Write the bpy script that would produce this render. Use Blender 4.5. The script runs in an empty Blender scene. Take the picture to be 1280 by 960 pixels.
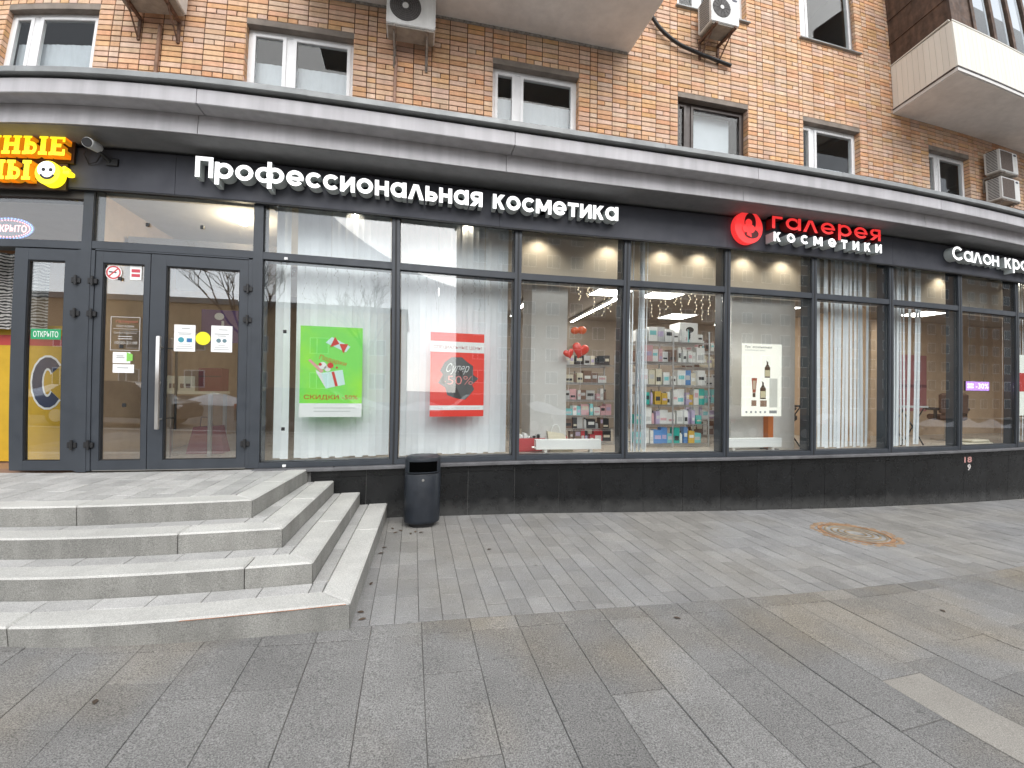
import bpy, bmesh, math, random
from mathutils import Vector, Matrix
random.seed(7)
R = math.radians
sc = bpy.context.scene
C = sc.collection

# ------------------------------------------------------------------ camera, sky, sun, exposure
YAW, PITCH, ROLL, CAMD = 0.22296413, 0.01017385, -0.01368275, 5.6036
GS = -0.0287                       # the pavement falls gently to the right
def mat3(a): return Matrix(a)
Rr = mat3(((math.cos(ROLL), 0, math.sin(ROLL)), (0, 1, 0), (-math.sin(ROLL), 0, math.cos(ROLL))))
Rp = mat3(((1, 0, 0), (0, math.cos(PITCH), -math.sin(PITCH)), (0, math.sin(PITCH), math.cos(PITCH))))
Ry = mat3(((math.cos(YAW), math.sin(YAW), 0), (-math.sin(YAW), math.cos(YAW), 0), (0, 0, 1)))
MM = Ry @ Rp @ Rr
right, fwd, up = MM.col[0], MM.col[1], MM.col[2]
cd = bpy.data.cameras.new('camera'); cam = bpy.data.objects.new('camera', cd); C.objects.link(cam)
cam.matrix_world = Matrix(((right.x, up.x, -fwd.x, 0), (right.y, up.y, -fwd.y, -CAMD), (right.z, up.z, -fwd.z, 1.6), (0, 0, 0, 1)))
cd.type = 'PANO'                   # a wide phone lens with its own barrel distortion
cd.sensor_width = 36.0; cd.sensor_height = 27.0; cd.sensor_fit = 'HORIZONTAL'
cd.clip_start = 0.02; cd.clip_end = 1000
KK = (0.06825940202988567, -0.0008262488178750957, -3.8259889108339504e-05, 1.357208908786111e-06)
for holder in (getattr(cd, 'cycles', None), cd):
    if holder is None: continue
    try:
        holder.panorama_type = 'FISHEYE_LENS_POLYNOMIAL'
        holder.fisheye_fov = R(179)
        holder.fisheye_polynomial_k0 = 0.0
        for i, k in enumerate(KK): setattr(holder, 'fisheye_polynomial_k%d' % (i + 1), -k)
    except Exception:
        pass
sc.camera = cam

SUN_EL, SUN_ROT = 42.0, 166.0
w = bpy.data.worlds.new('World'); sc.world = w; w.use_nodes = True
nt = w.node_tree; nt.nodes.clear()
sky = nt.nodes.new('ShaderNodeTexSky'); sky.sky_type = 'NISHITA'; sky.sun_disc = False
sky.sun_elevation = R(SUN_EL); sky.sun_rotation = R(SUN_ROT); sky.air_density = 1.0; sky.dust_density = 0.6; sky.ozone_density = 1.0
hs = nt.nodes.new('ShaderNodeHueSaturation'); hs.inputs['Saturation'].default_value = 0.22
bg = nt.nodes.new('ShaderNodeBackground'); bg.inputs['Strength'].default_value = 0.15
wo = nt.nodes.new('ShaderNodeOutputWorld')
nt.links.new(sky.outputs[0], hs.inputs['Color']); nt.links.new(hs.outputs[0], bg.inputs[0]); nt.links.new(bg.outputs[0], wo.inputs[0])
sl = bpy.data.lights.new('sun', 'SUN'); sl.energy = 1.3; sl.angle = R(60); sl.color = (1, 0.97, 0.93)
so = bpy.data.objects.new('sun', sl); C.objects.link(so)
_el, _az = R(SUN_EL), R(SUN_ROT)   # sky rotation 0 = +Y, clockwise seen from above
so.rotation_euler = Vector((math.sin(_az) * math.cos(_el), math.cos(_az) * math.cos(_el), math.sin(_el))).to_track_quat('Z', 'Y').to_euler()
so.location = (0, -20, 30)
sc.view_settings.view_transform = 'Standard'; sc.view_settings.look = 'None'; sc.view_settings.gamma = 1
sc.view_settings.use_curve_mapping = False; sc.view_settings.exposure = 1.12
sc.render.engine = 'CYCLES'
cy = sc.cycles
cy.use_denoising = True; cy.max_bounces = 6; cy.transparent_max_bounces = 16; cy.glossy_bounces = 4; cy.diffuse_bounces = 4
cy.sample_clamp_indirect = 4.0; cy.caustics_reflective = False; cy.caustics_refractive = False

# ------------------------------------------------------------------ materials
MATS = {}
def M(name, col, rough=0.6, metal=0.0, var=0.0, vscale=6.0, speck=0.0, sscale=300.0, bump=0.0, bscale=80.0, obj=0.0, emit=0.0, emitcol=None,
      tint=None, tscale=0.5, tamt=0.0, spec=None, streak=0.0, hue=0.0, spots=0.0, dust=None):
    if name in MATS: return MATS[name]
    m = bpy.data.materials.new(name); m.use_nodes = True; MATS[name] = m
    n, l = m.node_tree.nodes, m.node_tree.links
    b = n['Principled BSDF']
    b.inputs['Roughness'].default_value = rough; b.inputs['Metallic'].default_value = metal
    if spec is not None: b.inputs['Specular IOR Level'].default_value = spec
    rgb = n.new('ShaderNodeRGB'); rgb.outputs[0].default_value = (*col, 1); cur = rgb.outputs[0]
    geo = n.new('ShaderNodeNewGeometry')
    def mul(c, fac_socket):
        x = n.new('ShaderNodeVectorMath'); x.operation = 'SCALE'; l.new(c, x.inputs[0]); l.new(fac_socket, x.inputs['Scale']); return x.outputs[0]
    def rng(s, a, bb, lo=0.0, hi=1.0):
        x = n.new('ShaderNodeMapRange'); l.new(s, x.inputs[0]); x.inputs[1].default_value = lo; x.inputs[2].default_value = hi
        x.inputs[3].default_value = a; x.inputs[4].default_value = bb; return x.outputs[0]
    def noise(scale, det=3.0, rough_=0.6, w_=0.0):
        x = n.new('ShaderNodeTexNoise'); x.inputs['Scale'].default_value = scale; x.inputs['Detail'].default_value = det; x.inputs['Roughness'].default_value = rough_
        l.new(geo.outputs['Position'], x.inputs['Vector']); return x.outputs[0]
    if tint:
        mx = n.new('ShaderNodeMix'); mx.data_type = 'RGBA'; l.new(rng(noise(tscale, 4), 0, tamt, .45, .62), mx.inputs[0])
        l.new(cur, mx.inputs[6]); mx.inputs[7].default_value = (*tint, 1); cur = mx.outputs[2]
    if obj:
        oi = n.new('ShaderNodeObjectInfo'); ad = n.new('ShaderNodeMath'); ad.operation = 'ADD'
        l.new(oi.outputs['Random'], ad.inputs[0]); l.new(geo.outputs['Random Per Island'], ad.inputs[1])
        fr = n.new('ShaderNodeMath'); fr.operation = 'FRACT'; l.new(ad.outputs[0], fr.inputs[0])
        cur = mul(cur, rng(fr.outputs[0], 1 - obj, 1 + obj))
        if hue:
            wn = n.new('ShaderNodeTexWhiteNoise'); wn.noise_dimensions = '1D'; l.new(fr.outputs[0], wn.inputs['W'])
            h = n.new('ShaderNodeHueSaturation'); l.new(cur, h.inputs['Color']); l.new(rng(wn.outputs['Value'], .5 - hue, .5 + hue), h.inputs['Hue'])
            sep = n.new('ShaderNodeSeparateColor'); l.new(wn.outputs['Color'], sep.inputs[0])
            l.new(rng(sep.outputs[1], .7, 1.12), h.inputs['Saturation']); cur = h.outputs[0]
    if var: cur = mul(cur, rng(noise(vscale, 5), 1 - var, 1 + var, .3, .7))
    if speck: cur = mul(cur, rng(noise(sscale, 2, .8), 1 - speck, 1 + speck, .3, .7))
    if streak:
        mp = n.new('ShaderNodeMapping'); mp.inputs['Scale'].default_value = (9, 9, .5); l.new(geo.outputs['Position'], mp.inputs[0])
        x = n.new('ShaderNodeTexNoise'); x.inputs['Scale'].default_value = 1.0; x.inputs['Detail'].default_value = 5; l.new(mp.outputs[0], x.inputs['Vector'])
        cur = mul(cur, rng(x.outputs[0], 1 - streak, 1 + streak * .4, .35, .65))
    if spots:      # trodden gum and drips: scattered small dark marks
        vo = n.new('ShaderNodeTexVoronoi'); vo.inputs['Scale'].default_value = 2.6; l.new(geo.outputs['Position'], vo.inputs['Vector'])
        wob = n.new('ShaderNodeMath'); wob.operation = 'MULTIPLY_ADD'; wob.inputs[1].default_value = .05; l.new(noise(25, 3), wob.inputs[0]); l.new(vo.outputs['Distance'], wob.inputs[2])
        sp = n.new('ShaderNodeSeparateColor'); l.new(vo.outputs['Color'], sp.inputs[0])
        keep = n.new('ShaderNodeMath'); keep.operation = 'GREATER_THAN'; keep.inputs[1].default_value = .62; l.new(sp.outputs[0], keep.inputs[0])
        mm_ = n.new('ShaderNodeMath'); mm_.operation = 'MULTIPLY'; l.new(keep.outputs[0], mm_.inputs[0]); l.new(rng(wob.outputs[0], spots, 0, .065, .095), mm_.inputs[1])
        inv = n.new('ShaderNodeMath'); inv.operation = 'SUBTRACT'; inv.inputs[0].default_value = 1; l.new(mm_.outputs[0], inv.inputs[1]); cur = mul(cur, inv.outputs[0])
    if dust:       # splashed grit along the foot of the plinth, ragged
        sx_ = n.new('ShaderNodeSeparateXYZ'); l.new(geo.outputs['Position'], sx_.inputs[0])
        hz_ = n.new('ShaderNodeMath'); hz_.operation = 'MULTIPLY_ADD'; hz_.inputs[1].default_value = .0287; l.new(sx_.outputs[0], hz_.inputs[0]); l.new(sx_.outputs[2], hz_.inputs[2])
        wb = n.new('ShaderNodeMath'); wb.operation = 'MULTIPLY_ADD'; wb.inputs[1].default_value = -.30; l.new(noise(7, 6, .7), wb.inputs[0]); l.new(hz_.outputs[0], wb.inputs[2])
        mx2 = n.new('ShaderNodeMix'); mx2.data_type = 'RGBA'; l.new(rng(wb.outputs[0], .38, 0, -.14, .05), mx2.inputs[0]); l.new(cur, mx2.inputs[6]); mx2.inputs[7].default_value = (*dust, 1); cur = mx2.outputs[2]
    l.new(cur, b.inputs['Base Color'])
    if var or speck:
        l.new(rng(noise(vscale * 1.7, 4), max(0.02, rough - .12), min(1, rough + .12), .3, .7), b.inputs['Roughness'])
    if bump:
        bp = n.new('ShaderNodeBump'); bp.inputs['Strength'].default_value = bump; bp.inputs['Distance'].default_value = 0.01
        l.new(noise(bscale, 4), bp.inputs['Height']); l.new(bp.outputs[0], b.inputs['Normal'])
    if emit:
        b.inputs['Emission Color'].default_value = (*(emitcol or col), 1); b.inputs['Emission Strength'].default_value = emit
    return m

def glass(name, tint=(.97, .985, .98), f0=.05):
    """thin sheet glass: clear, mirroring more towards grazing angles, the same from both of its faces"""
    m = bpy.data.materials.new(name); m.use_nodes = True; n, l = m.node_tree.nodes, m.node_tree.links; n.clear()
    o = n.new('ShaderNodeOutputMaterial'); mx = n.new('ShaderNodeMixShader'); t = n.new('ShaderNodeBsdfTransparent'); g = n.new('ShaderNodeBsdfGlossy')
    lw = n.new('ShaderNodeLayerWeight'); lw.inputs['Blend'].default_value = .5
    p = n.new('ShaderNodeMath'); p.operation = 'POWER'; p.inputs[1].default_value = 5; l.new(lw.outputs['Facing'], p.inputs[0])
    f = n.new('ShaderNodeMath'); f.operation = 'MULTIPLY_ADD'; f.inputs[1].default_value = 1 - f0; f.inputs[2].default_value = f0; l.new(p.outputs[0], f.inputs[0])
    t.inputs[0].default_value = (*tint, 1); g.inputs['Roughness'].default_value = 0
    l.new(f.outputs[0], mx.inputs[0]); l.new(t.outputs[0], mx.inputs[1]); l.new(g.outputs[0], mx.inputs[2]); l.new(mx.outputs[0], o.inputs[0])
    MATS[name] = m; return m

BRICK = M('brick', (.70, .42, .245), .85, obj=.1, hue=.010, var=.10, vscale=14, speck=.1, sscale=150, bump=.25, bscale=120, tint=(.72, .47, .30), tscale=.35, tamt=.8, streak=.12)
MORTAR = M('mortar', (.085, .042, .026), .95, var=.3, vscale=9)
PAVER = M('paver_stone', (.25, .248, .243), .85, obj=.12, var=.13, vscale=2.2, speck=.45, sscale=180, bump=.4, bscale=150, tint=(.25, .235, .205), tscale=.45, tamt=.6, spots=.35)
SLAB = M('slab_stone', (.205, .202, .194), .85, obj=.14, var=.14, vscale=2.0, speck=.65, sscale=135, bump=.45, bscale=130, tint=(.235, .205, .158), tscale=.42, tamt=.85, spots=.3)
SLABL = M('slab_stone_light', (.30, .283, .252), .85, var=.08, vscale=3, speck=.35, sscale=150, bump=.35, bscale=200)
JOINT = M('joint_sand', (.105, .10, .092), .95, var=.25, vscale=3)
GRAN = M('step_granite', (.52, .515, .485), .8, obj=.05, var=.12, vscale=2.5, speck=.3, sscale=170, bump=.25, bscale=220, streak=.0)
GRSIDE = M('sawn_granite_shaded_side', (.265, .262, .242), .9, obj=.05, var=.2, vscale=2.5, speck=.4, sscale=150, bump=.4, bscale=160, streak=.12)  # sawn dirty sides, darkened further to stand for dimmer light on the risers
TREAD = M('tread_paver', (.42, .415, .40), .85, obj=.12, var=.14, vscale=3, speck=.4, sscale=170, bump=.3, bscale=220)
PLINTH = M('polished_black_granite', (.011, .0115, .012), .3, var=.3, vscale=4, speck=.9, sscale=160, obj=.15, spec=.35, dust=(.13, .13, .125))
SILLM = M('sill_granite', (.12, .12, .125), .45, var=.3, vscale=5, speck=.5, sscale=200)
ALU = M('anthracite_aluminium', (.040, .047, .057), .42, var=.08, vscale=5)
ALUD = M('dark_gasket', (.012, .013, .015), .6)
FASC = M('anthracite_fascia', (.050, .053, .067), .6, var=.1, vscale=2.5)
CORN = M('light_composite_panel', (.47, .46, .475), .45, var=.06, vscale=2.0, streak=.13)
GUTT = M('galvanised_flashing', (.27, .28, .28), .5, metal=.2, var=.18, vscale=4)
ROOFM = M('canopy_roofing', (.16, .16, .165), .8, var=.2)
PVC = M('white_pvc', (.80, .80, .80), .35, var=.04, vscale=5)
BROWN = M('brown_frame', (.055, .04, .034), .4, var=.15)
CONC = M('lintel_concrete', (.24, .205, .175), .9, var=.25, vscale=5, bump=.2)
SOFF = M('balcony_soffit', (.86, .84, .81), .85, var=.08, vscale=2.5, streak=.05)
DARKIN = M('dim_room', (.10, .095, .09), .9)
GLASS = glass('shop_glass', f0=.085)
WGLASS = glass('window_glass', f0=.028)
DGLASS = glass('door_glass', f0=.17)
NET = M('net_curtain', (.50, .53, .57), .9, var=.05)
BLIND = M('blind_fabric', (.86, .89, .92), .8, var=.03, vscale=8, obj=.05)
BEIGE = M('beige_plaster', (.60, .55, .48), .85, var=.04)
TANW = M('tan_plaster', (.55, .40, .27), .85, var=.08)
GREYW = M('grey_plaster', (.60, .585, .565), .85, var=.05)
CEIL = M('shop_ceiling', (.27, .235, .205), .85, var=.05)
FLOOR = M('shop_floor', (.46, .40, .33), .35, var=.08)
STEEL = M('brushed_steel', (.62, .61, .59), .28, metal=.9)
CHROME = M('chrome_wire', (.55, .55, .56), .3, metal=.8)
BLK = M('black_plastic', (.015, .015, .016), .45)
WHT = M('white_enamel', (.82, .83, .82), .4)
PAPER = M('white_paper', (.85, .86, .85), .7)
RUST = M('rusty_steel', (.16, .09, .06), .8, var=.5, vscale=20)
GREYST = M('weathered_bracket', (.25, .22, .19), .7, var=.4, vscale=20)
ACW = M('air_conditioner_white', (.70, .70, .68), .5, var=.1, vscale=4, streak=.12)
ACD = M('air_conditioner_grille', (.055, .05, .048), .6)
ACB = M('air_conditioner_base', (.34, .31, .27), .8, var=.25, vscale=8)
CREAM = M('cream_siding', (.80, .765, .68), .6, streak=.04, obj=.04)
WOOD = M('old_brown_timber', (.10, .058, .038), .7, var=.4, vscale=7, streak=.3)
LIT = M('lit_letter', (.9, .9, .9), .4, emit=.5, emitcol=(1, 1, 1))
RETURN = M('letter_return', (.60, .645, .635), .5)
LITRED = M('lit_red', (.75, .03, .03), .4, emit=.42, emitcol=(.85, .04, .04))
REDR = M('red_return', (.25, .015, .015), .5)
LITYEL = M('lit_yellow', (.95, .75, .02), .4, emit=.6, emitcol=(1, .78, .02))
YELR = M('yellow_return', (.55, .22, .01), .5, emit=.25, emitcol=(.8, .3, .01))
BIN = M('bin_paint', (.0135, .0175, .024), .45, var=.2, vscale=6)
def plain(name, col, rough=.6, **k): return M(name, col, rough, **k)

# ------------------------------------------------------------------ mesh helpers
class MB:
    def __init__(s): s.v = []; s.f = []; s.mi = []
    def add(s, vs, fs, mi=0):
        o = len(s.v); s.v += [tuple(p) for p in vs]; s.f += [tuple(i + o for i in f) for f in fs]; s.mi += [mi] * len(fs); return s
    def box(s, x0, x1, y0, y1, z0, z1, mi=0):
        if x0 > x1: x0, x1 = x1, x0
        if y0 > y1: y0, y1 = y1, y0
        if z0 > z1: z0, z1 = z1, z0
        return s.add([(x0, y0, z0), (x1, y0, z0), (x1, y1, z0), (x0, y1, z0), (x0, y0, z1), (x1, y0, z1), (x1, y1, z1), (x0, y1, z1)],
                     [(0, 3, 2, 1), (4, 5, 6, 7), (0, 1, 5, 4), (1, 2, 6, 5), (2, 3, 7, 6), (3, 0, 4, 7)], mi)
    def cbox(s, x0, x1, y0, y1, z0, z1, c=.004, mi=0):      # all twelve edges chamfered a little
        def ring(i, z): return [(x0 + i, y0 + i, z), (x1 - i, y0 + i, z), (x1 - i, y1 - i, z), (x0 + i, y1 - i, z)]
        vs = ring(c, z0) + ring(0, z0 + c) + ring(0, z1 - c) + ring(c, z1)
        fs = [(3, 2, 1, 0), (12, 13, 14, 15)]
        for k in range(3):
            for i in range(4):
                j = (i + 1) % 4; fs.append((k * 4 + i, k * 4 + j, k * 4 + 4 + j, k * 4 + 4 + i))
        return s.add(vs, fs, mi)
    def prism(s, poly, z0, z1, c=0.0, mi=0):                 # plan polygon (ccw), optional chamfered top
        n = len(poly)
        if c:
            cx = [Vector(p) for p in poly]; ins = []
            for i in range(n):
                a, b, d = cx[i - 1], cx[i], cx[(i + 1) % n]
                e1 = (b - a).normalized(); e2 = (d - b).normalized()
                n1 = Vector((-e1.y, e1.x)); n2 = Vector((-e2.y, e2.x)); k = 1 + n1.dot(n2)
                ins.append(b + (n1 + n2) * (c / max(k, .2)))
            rings = [(poly, z0), (poly, z1 - c), (ins, z1)]
        else: rings = [(poly, z0), (poly, z1)]
        vs = [(p[0], p[1], z) for r_, z in rings for p in r_]; fs = [tuple(range(n))[::-1], tuple(range((len(rings) - 1) * n, len(rings) * n))]
        for k in range(len(rings) - 1):
            for i in range(n):
                j = (i + 1) % n; fs.append((k * n + i, k * n + j, (k + 1) * n + j, (k + 1) * n + i))
        return s.add(vs, fs, mi)
    def xz(s, poly, y0, y1, mi=0):                           # elevation polygon (x,z), ccw seen from the street, y0 nearer the street
        n = len(poly); vs = [(p[0], y0, p[1]) for p in poly] + [(p[0], y1, p[1]) for p in poly]
        fs = [tuple(range(n)), tuple(range(n, 2 * n))[::-1]] + [(i, i + n, (i + 1) % n + n, (i + 1) % n) for i in range(n)]
        return s.add(vs, fs, mi)
    def yz(s, poly, x0, x1, mi=0):                           # section polygon (y,z) run along x
        n = len(poly); vs = [(x0, p[0], p[1]) for p in poly] + [(x1, p[0], p[1]) for p in poly]
        fs = [tuple(range(n))[::-1], tuple(range(n, 2 * n))] + [(i, (i + 1) % n, (i + 1) % n + n, i + n) for i in range(n)]
        return s.add(vs, fs, mi)
    def tube(s, pts, r, seg=8, mi=0, r1=None, caps=True):
        pts = [Vector(p) for p in pts]; n = len(pts); base = len(s.v); vs = []; fs = []
        ref = None
        for i, p in enumerate(pts):
            d = (pts[min(i + 1, n - 1)] - pts[max(i - 1, 0)]).normalized()
            a = d.orthogonal().normalized() if ref is None else (ref - d * ref.dot(d)).normalized()
            ref = a; b = d.cross(a); rr = r if r1 is None else r + (r1 - r) * i / max(n - 1, 1)
            vs += [p + (a * math.cos(t) + b * math.sin(t)) * rr for t in (2 * math.pi * k / seg for k in range(seg))]
        for i in range(n - 1):
            for k in range(seg):
                j = (k + 1) % seg; fs.append((i * seg + k, i * seg + j, (i + 1) * seg + j, (i + 1) * seg + k))
        if caps: fs += [tuple(range(seg))[::-1], tuple(range((n - 1) * seg, n * seg))]
        return s.add(vs, fs, mi)
    def lathe(s, prof, cx, cy, seg=32, mi=0):                # (r,z) profile round a vertical axis
        vs = []; fs = []; n = len(prof)
        for r_, z in prof: vs += [(cx + r_ * math.cos(2 * math.pi * k / seg), cy + r_ * math.sin(2 * math.pi * k / seg), z) for k in range(seg)]
        for i in range(n - 1):
            for k in range(seg):
                j = (k + 1) % seg; fs.append((i * seg + k, i * seg + j, (i + 1) * seg + j, (i + 1) * seg + k))
        return s.add(vs, fs, mi)
    def disc_y(s, cx, cz, r, y0, y1, seg=28, mi=0, rx=None):
        rx = rx or r
        return s.xz([(cx + rx * math.cos(2 * math.pi * k / seg), cz + r * math.sin(2 * math.pi * k / seg)) for k in range(seg)], y0, y1, mi)
    def ball(s, c, rx, ry, rz, seg=16, rings=10, mi=0):
        vs = []; fs = []
        for i in range(rings + 1):
            t = math.pi * i / rings
            for k in range(seg):
                p = 2 * math.pi * k / seg; vs.append((c[0] + rx * math.sin(t) * math.cos(p), c[1] + ry * math.sin(t) * math.sin(p), c[2] + rz * math.cos(t)))
        for i in range(rings):
            for k in range(seg):
                j = (k + 1) % seg; fs.append((i * seg + k, (i + 1) * seg + k, (i + 1) * seg + j, i * seg + j))
        return s.add(vs, fs, mi)
    def mesh(s, name, mats, smooth=False):
        me = bpy.data.meshes.new(name); me.from_pydata(s.v, [], s.f)
        for m in (mats if isinstance(mats, (list, tuple)) else [mats]): me.materials.append(m)
        if any(s.mi): me.polygons.foreach_set('material_index', s.mi)
        if smooth:
            me.polygons.foreach_set('use_smooth', [True] * len(me.polygons))
        me.update(); return me
    def build(s, name, mats, parent=None, smooth=False):
        return link(name, s.mesh(name, mats, smooth), parent)

def link(name, data, parent=None, loc=None, rot=None):
    o = bpy.data.objects.new(name, data); C.objects.link(o)
    if parent is not None: o.parent = parent
    if loc is not None: o.location = loc
    if rot is not None: o.rotation_euler = rot
    return o
def tag(o, label=None, cat=None, group=None, kind=None):
    if label: o['label'] = label
    if cat: o['category'] = cat
    if group: o['group'] = group
    if kind: o['kind'] = kind
    return o
def thing(name, label, cat, loc=(0, 0, 0), group=None):
    o = bpy.data.objects.new(name, None); C.objects.link(o); o.location = loc; o.empty_display_size = .1
    return tag(o, label, cat, group)
def structure(name, mb, m, label=None): return tag(mb.build(name, m), label=label, kind='structure')
def copy_tree(o, parent=None, move=None):
    c = o.copy(); C.objects.link(c); c.parent = parent
    if move is not None: c.location = Vector(c.location) + Vector(move)
    for ch in o.children: copy_tree(ch, c)
    return c
def shade(o, ang=40):
    me = o.data; me.polygons.foreach_set('use_smooth', [True] * len(me.polygons))
    try: me.set_sharp_from_angle(angle=R(ang))
    except Exception: pass
    return o
def dark(v): return None

# text: a mesh in elevation, baseline at z=0, left at x=0, front face towards the street
def text_raw(body, size=1.0, extrude=0.0, offset=0.0, res=3, space=1.0):
    cu = bpy.data.curves.new('txt', 'FONT'); cu.body = body; cu.size = size; cu.extrude = extrude; cu.offset = offset
    cu.resolution_u = res; cu.space_character = space
    ob = bpy.data.objects.new('txt', cu); me = bpy.data.meshes.new_from_object(ob)
    bpy.data.objects.remove(ob); bpy.data.curves.remove(cu); me.materials.clear(); return me
def bounds(me):
    xs = [v.co.x for v in me.vertices]; ys = [v.co.y for v in me.vertices]
    return (min(xs), max(xs), min(ys), max(ys)) if xs else (0, 0, 0, 0)
def stand_up(me, sx, sz, ox, oz, y, mats, front_only=True):
    for v in me.vertices:
        x, yy, z = v.co; v.co = ((x - ox) * sx, y - z, (yy - oz) * sz)
    for m in mats: me.materials.append(m)
    if len(mats) > 1:
        me.update()
        for p in me.polygons: p.material_index = 0 if p.normal.y < -.7 else 1
    return me
CAPH = None
def lettering(body, x0, x1, z0, cap, y, mat, parent, name='lettering', offset=0.0, extrude=0.0):
    """one flat printed line fitted between x0 and x1, cap height cap"""
    me = text_raw(body, 1.0, extrude, offset, 2); b = bounds(me); h = bounds(text_raw('Н', 1.0))[3]
    me = stand_up(me, (x1 - x0) / max(b[1] - b[0], 1e-4), cap / h, b[0], 0, 0, [mat])
    return link(name, me, parent, (x0, y, z0))
def glyph(ch, w_=.24):
    """a letter as bars and ring sectors, x-height 1; returns (width, [polygons (x,z)])"""
    P = []; h = w_ / 2; r0 = .5 - h
    def bar(x0, z0, x1, z1, ww=None):
        k = (ww or w_) / 2
        if abs(z1 - z0) < 1e-6: P.append([(x0, z0 - k), (x1, z0 - k), (x1, z0 + k), (x0, z0 + k)])
        else:
            q = k * math.hypot(1, (x1 - x0) / (z1 - z0)); P.append([(x0 - q, z0), (x0 + q, z0), (x1 + q, z1), (x1 - q, z1)])
    def arc(cx, cz, rx, rz, a0, a1):
        n = max(4, int((a1 - a0) / 13)); A = [R(a0 + (a1 - a0) * k / n) for k in range(n + 1)]
        for k in range(n):
            P.append([(cx + (rx + h) * math.cos(A[k]), cz + (rz + h) * math.sin(A[k])), (cx + (rx + h) * math.cos(A[k + 1]), cz + (rz + h) * math.sin(A[k + 1])),
                      (cx + (rx - h) * math.cos(A[k + 1]), cz + (rz - h) * math.sin(A[k + 1])), (cx + (rx - h) * math.cos(A[k]), cz + (rz - h) * math.sin(A[k]))])
    if ch == 'о': arc(.5, .5, r0, r0, 0, 360); W_ = 1
    elif ch == 'с': arc(.5, .5, r0, r0, 42, 318); W_ = .9
    elif ch == 'е': arc(.5, .5, r0, r0, 0, 322); bar(.08, .46, .98, .46, w_ * .85); W_ = 1
    elif ch == 'р': arc(.5, .5, r0, r0, 0, 360); bar(h, -.38, h, 1); W_ = 1
    elif ch == 'а': arc(.5, .5, r0, r0, 0, 360); bar(1 - h, 0, 1 - h, 1); W_ = 1
    elif ch == 'ф': arc(.5, .5, r0, r0, 0, 360); arc(1.14, .5, r0, r0, 0, 360); bar(.82, -.36, .82, 1.3); W_ = 1.64
    elif ch == 'и': W_ = .88; bar(h, 0, h, 1); bar(W_ - h, 0, W_ - h, 1); bar(h, .08, W_ - h, .92)
    elif ch == 'н': W_ = .86; bar(h, 0, h, 1); bar(W_ - h, 0, W_ - h, 1); bar(h, .5, W_ - h, .5)
    elif ch == 'л': W_ = 1.0; bar(h, 0, W_ / 2 - .04, 1); bar(W_ - h, 0, W_ / 2 + .04, 1)
    elif ch in 'ьы': bar(h, 0, h, 1); arc(.46, .32, .32 - h, .32 - h, -90, 90); bar(h, h, .46, h); bar(h, .64 - h, .46, .64 - h); W_ = .78
    elif ch == 'я': W_ = .84; bar(W_ - h, 0, W_ - h, 1); arc(.36, .66, .34 - h, .34 - h, 90, 270); bar(.36, 1 - h, W_ - h, 1 - h); bar(.36, .32 + h, W_ - h, .32 + h); bar(h * 1.15, 0, .5, .40)
    elif ch == 'к': W_ = .84; bar(h, 0, h, 1); bar(h * 1.6, .42, W_ - h * 1.25, 1); bar(W_ - h * 1.2, 0, .36, .60)
    elif ch == 'м': W_ = 1.14; bar(h, 0, h, 1); bar(W_ - h, 0, W_ - h, 1); bar(W_ / 2, .18, h * 1.2, 1); bar(W_ / 2, .18, W_ - h * 1.2, 1)
    elif ch == 'т': W_ = .82; bar(0, 1 - h, W_, 1 - h); bar(W_ / 2, 0, W_ / 2, 1)
    elif ch == 'г': W_ = .68; bar(h, 0, h, 1); bar(0, 1 - h, W_, 1 - h)
    elif ch == 'П': W_ = .98; bar(h, 0, h, 1.27); bar(W_ - h, 0, W_ - h, 1.27); bar(0, 1.27 - h, W_, 1.27 - h)
    elif ch == 'С': arc(.62, .635, .62 - h, .635 - h, 40, 320); W_ = 1.14
    elif ch in 'НЫЕ':       # heavy slab-serif capitals, height 1
        h = .15; w_ = .30; sr = .085
        def stem(x): bar(x, 0, x, 1); bar(x - .25, sr, x + .25, sr, sr * 2); bar(x - .25, 1 - sr, x + .25, 1 - sr, sr * 2)
        if ch == 'Н': W_ = 1.12; stem(.25); stem(.87); bar(.25, .5, .87, .5, .2)
        elif ch == 'Ы': W_ = 1.42; stem(.25); stem(1.17); w_ = .2; h = .1; arc(.52, .32, .22, .22, -90, 90); bar(.25, .1, .52, .1, .2); bar(.25, .54, .52, .54, .2)
        else: W_ = .92; stem(.25); bar(.2, .09, .9, .09, .18); bar(.2, .91, .88, .91, .18); bar(.25, .5, .68, .5, .18); bar(.83, 0, .83, .32, .14); bar(.81, .68, .81, 1, .14)
    else: W_ = .5
    if ch == 'ы': bar(1.06 - h, 0, 1.06 - h, 1); W_ = 1.06
    return W_, P
def sign_letters(body, x0, x1, z0, xh, y, depth, mats, parent, w_=.24, gap=.13, space=.5):
    """each letter a mesh of its own"""
    gl = [glyph(c, w_) if c != ' ' else (space, []) for c in body]
    total = sum(g_[0] for g_ in gl) + gap * (len(gl) - 1); sx = (x1 - x0) / total; cx = 0
    for wd, polys in gl:
        if polys:
            m = MB()
            for k, p in enumerate(polys):
                ar = sum(p[i][0] * p[(i + 1) % len(p)][1] - p[(i + 1) % len(p)][0] * p[i][1] for i in range(len(p)))
                if ar < 0: p = p[::-1]
                st_ = len(m.f); m.xz([(q[0] * sx, q[1] * xh) for q in p], -depth / 2 - .0004 * k, depth / 2 + .0003 * k)
                m.mi[st_:] = [0] + [1] * (len(m.f) - st_ - 1)
            link('letter', m.mesh('letter', mats), parent, (x0 + cx * sx, y, z0))
        cx += wd + gap

def gz(x): return GS * x
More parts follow.
